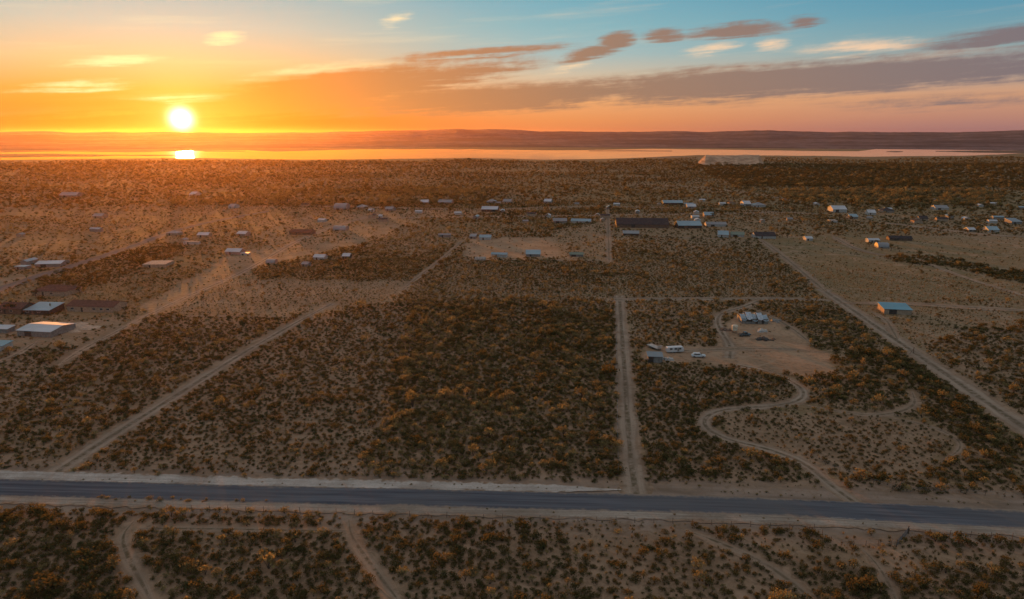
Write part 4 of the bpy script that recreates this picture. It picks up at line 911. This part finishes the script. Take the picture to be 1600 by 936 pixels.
def road_dist_ok(X, Y):
    ok = np.ones(len(X), bool)
    for pts, hw, clr in ROADSEG:
        a = pts[:-1]; b = pts[1:]; lim = hw + clr
        lo = pts.min(0)-lim; hi = pts.max(0)+lim
        idx = np.where((X > lo[0]) & (X < hi[0]) & (Y > lo[1]) & (Y < hi[1]) & ok)[0]
        if not len(idx): continue
        P = np.stack([X[idx], Y[idx]], 1)
        for c0 in range(0, len(idx), 4000):
            q = P[c0:c0+4000]; ab = b-a; L2 = (ab**2).sum(1)+1e-9
            t = np.clip(((q[:,None,:]-a)*ab).sum(2)/L2, 0, 1); d2 = ((a + t[...,None]*ab - q[:,None,:])**2).sum(2).min(1)
            ok[idx[c0:c0+4000]] &= d2 > lim*lim
    return ok
def built_ok(X, Y):
    ok = np.ones(len(X), bool)
    for bx, by, r_ in BUILT: ok &= (X-bx)**2 + (Y-by)**2 > r_*r_
    return ok
def candidates(r0, r1, s):
    g = np.arange(-r1, r1, s); gy = np.arange(20, r1, s); X, Y = np.meshgrid(g, gy); X = X.ravel(); Y = Y.ravel()
    X = X + RNG.uniform(-.42, .42, X.size)*s; Y = Y + RNG.uniform(-.42, .42, Y.size)*s; d = np.hypot(X, Y); az = np.degrees(np.arctan2(X, Y))
    k = (d >= r0) & (d < r1) & (np.abs(az) < np.where(d < 260, 50, 42)); return X[k], Y[k]
dark_pts = []; gold_pts = []; tuft_pts = []
def scatter(r0, r1, s, big):
    X, Y = candidates(r0, r1, s); dens, gold, size, bare, green = fields(X, Y)
    cl = vnoise(X, Y, 14, 3)*.5 + vnoise(X, Y, 45, 4)*.5
    if r0 > 400: dens = dens*np.clip(.35 + 1.3*vnoise(X*.6, Y, 90, 8), 0, 1.2); gold = gold*(.4 + 1.2*vnoise(X*.5, Y, 70, 9))
    keep = RNG.random(X.size) < np.clip(dens*(.84 + .42*cl), 0, 1)
    ok = road_dist_ok(X, Y) & built_ok(X, Y)
    isg = RNG.random(X.size) < gold*(.4 + 1.2*vnoise(X, Y, 20, 6))*.8
    sc = size*big*np.exp(RNG.normal(0, .30, X.size))*(.8 + .36*cl)
    tall = np.where(RNG.random(X.size) < .10, 1.5, 1.0)*np.where(isg, 1.12, 1.0)
    ppx, ppy = to_px(X, Y); k = keep & ok & (ppy > np.interp(ppx, *zip(*NEAR_SH)) + np.where(ppx > 1190, 3.0, 2.0) + 3.5*vnoise(X, Y*.4, 110, 12)**2) & ~((ppx > 1090) & (ppx < 1194) & (ppy < 257.0 + 2*vnoise(X, Y, 25, 5)))
    for m_, lst in ((k & ~isg, dark_pts), (k & isg, gold_pts)):
        lst.append(np.stack([X[m_], Y[m_], sc[m_]*tall[m_]], 1))
    if r1 < 500:
        t = ~keep & (bare < .6) & road_dist_ok(X, Y) & built_ok(X, Y) & (RNG.random(X.size) < .55); tuft_pts.append(np.stack([X[t], Y[t], np.exp(RNG.normal(0, .3, t.sum()))], 1))
scatter(85, 270, 1.48, .70); scatter(270, 460, 1.7, .76); scatter(460, 850, 2.5, .96); scatter(850, 1500, 5.4, 1.7); scatter(1500, 2300, 8.5, 2.2); scatter(2300, 3000, 11.0, 2.2)
for px, gap, pr, *sz in ROWS:
    pts = resample([G(*p) for p in px], gap); q = np.array([[p.x + random.uniform(-.8,.8), p.y + random.uniform(-.8,.8), random.uniform(*(sz or (.5, 1.05)))] for p in pts if random.random() < pr])
    if len(q): gold_pts.append(q)
dark_pts = np.concatenate(dark_pts); gold_pts = np.concatenate(gold_pts); tuft_pts = np.concatenate(tuft_pts)

def split_near(P, n):
    px, py = to_px(P[:,0], P[:,1]); inn = (px > 4) & (px < 1596) & (py < 932)
    s = P[:,2]/np.hypot(P[:,0], P[:,1]); s = np.where(inn, s, -1); k = np.argsort(-s)[:n]; m_ = np.zeros(len(P), bool); m_[k] = True; return P[m_], P[~m_]
def seg_d(x, y, a, b):
    ax, ay = a; bx, by = b; t = max(0, min(1, ((x-ax)*(bx-ax) + (y-ay)*(by-ay))/((bx-ax)**2 + (by-ay)**2 + 1e-9))); return math.hypot(ax+t*(bx-ax)-x, ay+t*(by-ay)-y)
def gl(px): return [tuple(G(*p)[:2]) for p in px]
MARKS = [('beside the wire fence set back at the gate', gl([(1272,827),(1305,852),(1398,854),(1420,834)]), 5), ('along the roadside wire fence', gl([(300,797),(520,803),(800,812),(1060,818),(1272,827)]), 4),
 ('along the fence running on from the pipe gate', gl([(1420,834),(1600,843)]), 5), ('beside the trail curving past the thicket', gl([(212,812),(188,838),(202,876),(246,960)]), 7),
 ('beside the thin cross trail', gl([(216,826),(545,830)]), 4), ('beside the slanting trail through middle scrub', gl([(545,812),(576,878),(640,960)]), 7),
 ('beside the long slanting trail with brush bank', gl([(1058,824),(1200,882),(1290,960)]), 6), ('beside the faint trail below the gate', gl([(1345,856),(1400,936)]), 6),
 ('beside the straight dirt road', gl([(990,752),(974,550)]), 8), ('beside the winding driveway', gl([(1322,776),(1262,726),(1130,686),(1096,664),(1150,637),(1252,626)]), 8), ('beside the slanting dirt road', gl([(82,742),(350,570)]), 9)]
THICK = [(-900,795),(60,792),(130,778),(215,786),(190,830),(195,936),(180,1300),(-900,1300)]
BLOCKS = [('in the thick golden block across the paved road', [(640,470),(965,468),(972,756),(560,756),(620,600)]), ('in the pale-floored scrub across the paved road', [(480,497),(640,468),(640,560),(560,756),(100,756),(160,700),(400,548)]),
 ('between the straight dirt road and the winding driveway', [(985,575),(1235,598),(1245,626),(1100,640),(1090,668),(1240,722),(1260,760),(1000,760)]), ('in the scrub inside the winding driveway bend', [(1110,640),(1420,648),(1490,690),(1430,765),(1270,750),(1130,680)]),
 ('in the corner scrub by the diagonal dirt road', [(1300,560),(1400,548),(1900,880),(1430,770),(1510,690),(1430,640)]), ('in the open block beyond the slanting dirt road', [(-900,520),(470,497),(400,540),(84,745),(-900,745)])]
def where(x, y):
    px, py = to_px(np.array([x]), np.array([y]))
    for nm, pl, lim in MARKS:
        if min(seg_d(x, y, a, b) for a, b in zip(pl[:-1], pl[1:])) < lim: return nm
    if pip(px, py, THICK)[0]: return 'in the dense thicket below the road'
    if py[0] > 790:
        if 200 < px[0] < 590: return 'between the two short trails below the road'
        if px[0] < 1240: return 'between the slanting trails below the road'
        return 'in the open scrub below the pipe gate'
    for nm, pl in BLOCKS:
        if pip(px, py, pl)[0]: return nm
    return 'across the paved road by its verge'
def individuals(P, meshes, name, looks, grp, cat):
    for x, y, s in P:
        v = random.randrange(len(meshes)); o = bpy.data.objects.new(name, meshes[v]); COL.objects.link(o)
        o.location = (x, y, 0); o.rotation_euler = (0, 0, random.uniform(0, 6.283)); k = random.uniform(.85, 1.15); o.scale = (s*k, s/k, s*random.uniform(.8, 1.2))
        w_ = where(x, y); sz = 'big ' if s > 1.35 else ('small ' if s < 1.0 else '')
        o['label'] = sz + looks[v] + ' ' + w_; o['group'] = grp + ' ' + w_; o['category'] = cat
dn, df = split_near(dark_pts, 300); gn, gf = split_near(gold_pts, 300)
individuals(dn, DARK, 'creosote_bush', ['rounded dark green bush', 'rounded dark green bush', 'upright dark green bush', 'low spreading dark green bush', 'low spreading dark green bush', 'upright dark green bush'], 'dark bushes', 'bush')
individuals(gn, GOLD, 'golden_shrub', ['rounded golden brown shrub', 'tall golden brown shrub', 'wide golden brown shrub', 'rounded golden brown shrub'], 'golden shrubs', 'shrub')

def stuff_scatter(name, P, meshes, label):
    pc = bpy.data.collections.new(name + '_kinds')               # kept out of the scene: only read by the scatter
    for i, me in enumerate(meshes): pc.objects.link(bpy.data.objects.new('%s_kind' % me.name, me))
    me = bpy.data.meshes.new(name); n = len(P); co = np.zeros((n, 3), np.float32); co[:,:2] = P[:,:2]
    me.vertices.add(n); me.vertices.foreach_set('co', co.ravel())
    rot = np.zeros((n, 3), np.float32); rot[:,2] = RNG.uniform(0, 6.283, n)
    scl = np.stack([P[:,2]*RNG.uniform(.85,1.15,n), P[:,2]*RNG.uniform(.85,1.15,n), P[:,2]*RNG.uniform(.75,1.2,n)], 1).astype(np.float32)
    for nm, v in (('rot', rot), ('scl', scl)): a = me.attributes.new(nm, 'FLOAT_VECTOR', 'POINT'); a.data.foreach_set('vector', v.ravel())
    a = me.attributes.new('kind_index', 'INT', 'POINT'); a.data.foreach_set('value', RNG.integers(0, len(meshes), n).astype(np.int32))
    o = bpy.data.objects.new(name, me); COL.objects.link(o); tag(o, label, kind='stuff')
    ng = bpy.data.node_groups.new(name, 'GeometryNodeTree'); ng.interface.new_socket('Geometry', in_out='INPUT', socket_type='NodeSocketGeometry'); ng.interface.new_socket('Geometry', in_out='OUTPUT', socket_type='NodeSocketGeometry')
    N, L = ng.nodes, ng.links; gi, go = N.new('NodeGroupInput'), N.new('NodeGroupOutput'); ip = N.new('GeometryNodeInstanceOnPoints'); ci = N.new('GeometryNodeCollectionInfo')
    ci.inputs['Collection'].default_value = pc; ci.inputs['Separate Children'].default_value = True; ci.inputs['Reset Children'].default_value = True
    def na(nm, t): a = N.new('GeometryNodeInputNamedAttribute'); a.data_type = t; a.inputs[0].default_value = nm; return a.outputs[0]
    ip.inputs['Pick Instance'].default_value = True
    L.new(gi.outputs[0], ip.inputs['Points']); L.new(ci.outputs[0], ip.inputs['Instance']); L.new(na('kind_index', 'INT'), ip.inputs['Instance Index'])
    e2r = N.new('FunctionNodeEulerToRotation'); L.new(na('rot', 'FLOAT_VECTOR'), e2r.inputs[0]); L.new(e2r.outputs[0], ip.inputs['Rotation'])
    L.new(na('scl', 'FLOAT_VECTOR'), ip.inputs['Scale']); L.new(ip.outputs[0], go.inputs[0])
    o.modifiers.new('scatter', 'NODES').node_group = ng; return o
stuff_scatter('creosote_scrub', df, DARK, 'dark green creosote scrub covering the desert flats')
stuff_scatter('golden_scrub', gf, GOLD, 'golden brown brush mixed through the desert flats')
stuff_scatter('dry_grass', tuft_pts, TUFT, 'short dry grass tufts between the bushes')
print('BUSHES', len(df), len(gf), len(tuft_pts))

# mesquite trees by the houses
def tree_meshes(seed, H):
    rng = np.random.default_rng(seed); mb = MB(); tips = []
    mb.tube([(0,0,-.1),(.08,.05,H*.2),(.0,.12,H*.38)], [H*.045,H*.036,H*.03], 7)
    for i in range(6):
        a = 6.283*i/6 + rng.random(); d = H*rng.uniform(.2,.36); t = (d*math.cos(a), d*math.sin(a), H*rng.uniform(.55,.8)); tips.append(t)
        mb.tube([(0,.1,H*.34),(t[0]*.5,t[1]*.5,H*.5),t], [H*.024,H*.016,H*.007], 5)
    tips += [(rng.normal()*H*.12, rng.normal()*H*.12, H*rng.uniform(.7,.9)) for _ in range(4)]
    V, Fc = leaf_cloud(tips, [H*rng.uniform(.13,.22) for _ in tips], 30, H*.075, rng)
    a = bpy.data.meshes.new('trunk'); a.from_pydata(mb.v, [], mb.f); a.materials.append(MT['bark']); b = bpy.data.meshes.new('crown'); b.from_pydata([tuple(v) for v in V], [], Fc); b.materials.append(MT['treeleaf']); return a, b
TREES = [tree_meshes(500+i, 5.0) for i in range(4)]
def tree(px, py, s, label, grp=None):
    p = G(px, py); o = empty('mesquite_tree', p, random.uniform(0, 6)); o.scale = (s*1.1, s*1.1, s); tag(o, label, 'tree', grp); t, c = random.choice(TREES)
    for nm, me in (('trunk', t), ('crown', c)): q = bpy.data.objects.new(nm, me); COL.objects.link(q); q.parent = o
for px, py in ((14,489),(22,489)): tree(px, py, .9, 'dark rounded tree in front of the brown house by the teal roof', 'two trees by the brown house')
for px, py in ((56,463),(124,458),(60,459)): tree(px, py, .7, 'dark tree beside the brown hip-roofed house', 'trees by the hip-roofed house')
for px, py in ((203,466),(196,488)): tree(px, py, .6, 'small dark tree at the end of the long tan-walled house', 'trees by the long house')
for i in range(70):
    px = random.choice([random.uniform(440, 820), random.uniform(820, 1240), random.uniform(1240, 1600)]); py = random.uniform(317, 347); p = G(px, py)
    if built_ok(np.array([p.x]), np.array([p.y]))[0] and road_dist_ok(np.array([p.x]), np.array([p.y]))[0]:
        hx, hy, hl = min(HOUSES, key=lambda h: (h[0]-p.x)**2 + (h[1]-p.y)**2)
        tree(px, py, random.uniform(.75, 1.5), ' '.join(('dark tree nearest the ' + hl).split()[:16]), 'trees among the far lots')
for px, py in ((1368,384),(1358,386),(1392,392),(1405,394),(1436,402),(1222,371),(1150,376),(1230,372),(1275,374)): tree(px, py, random.uniform(.7, 1.1), 'dark tree along the upper edge of the bare pasture', 'trees by the bare pasture')

# ------------------------------------------------------------------ haze
def haze():
    m = bpy.data.materials.new('haze_air'); m.use_nodes = True; n = NT(m.node_tree); n.N.clear(); o = n.new('ShaderNodeOutputMaterial')
    v = n.new('ShaderNodeVolumePrincipled'); v.inputs['Color'].default_value = (.95, .56, .38, 1); v.inputs['Density'].default_value = 1.6e-5; v.inputs['Anisotropy'].default_value = .78
    n.L.new(v.outputs[0], o.inputs['Volume'])
    b = MB().box(-16500, -16500, -4, 16500, 16500, 150).build('haze', m); tag(b, 'thin sunset haze over the plain', kind='stuff')
haze()
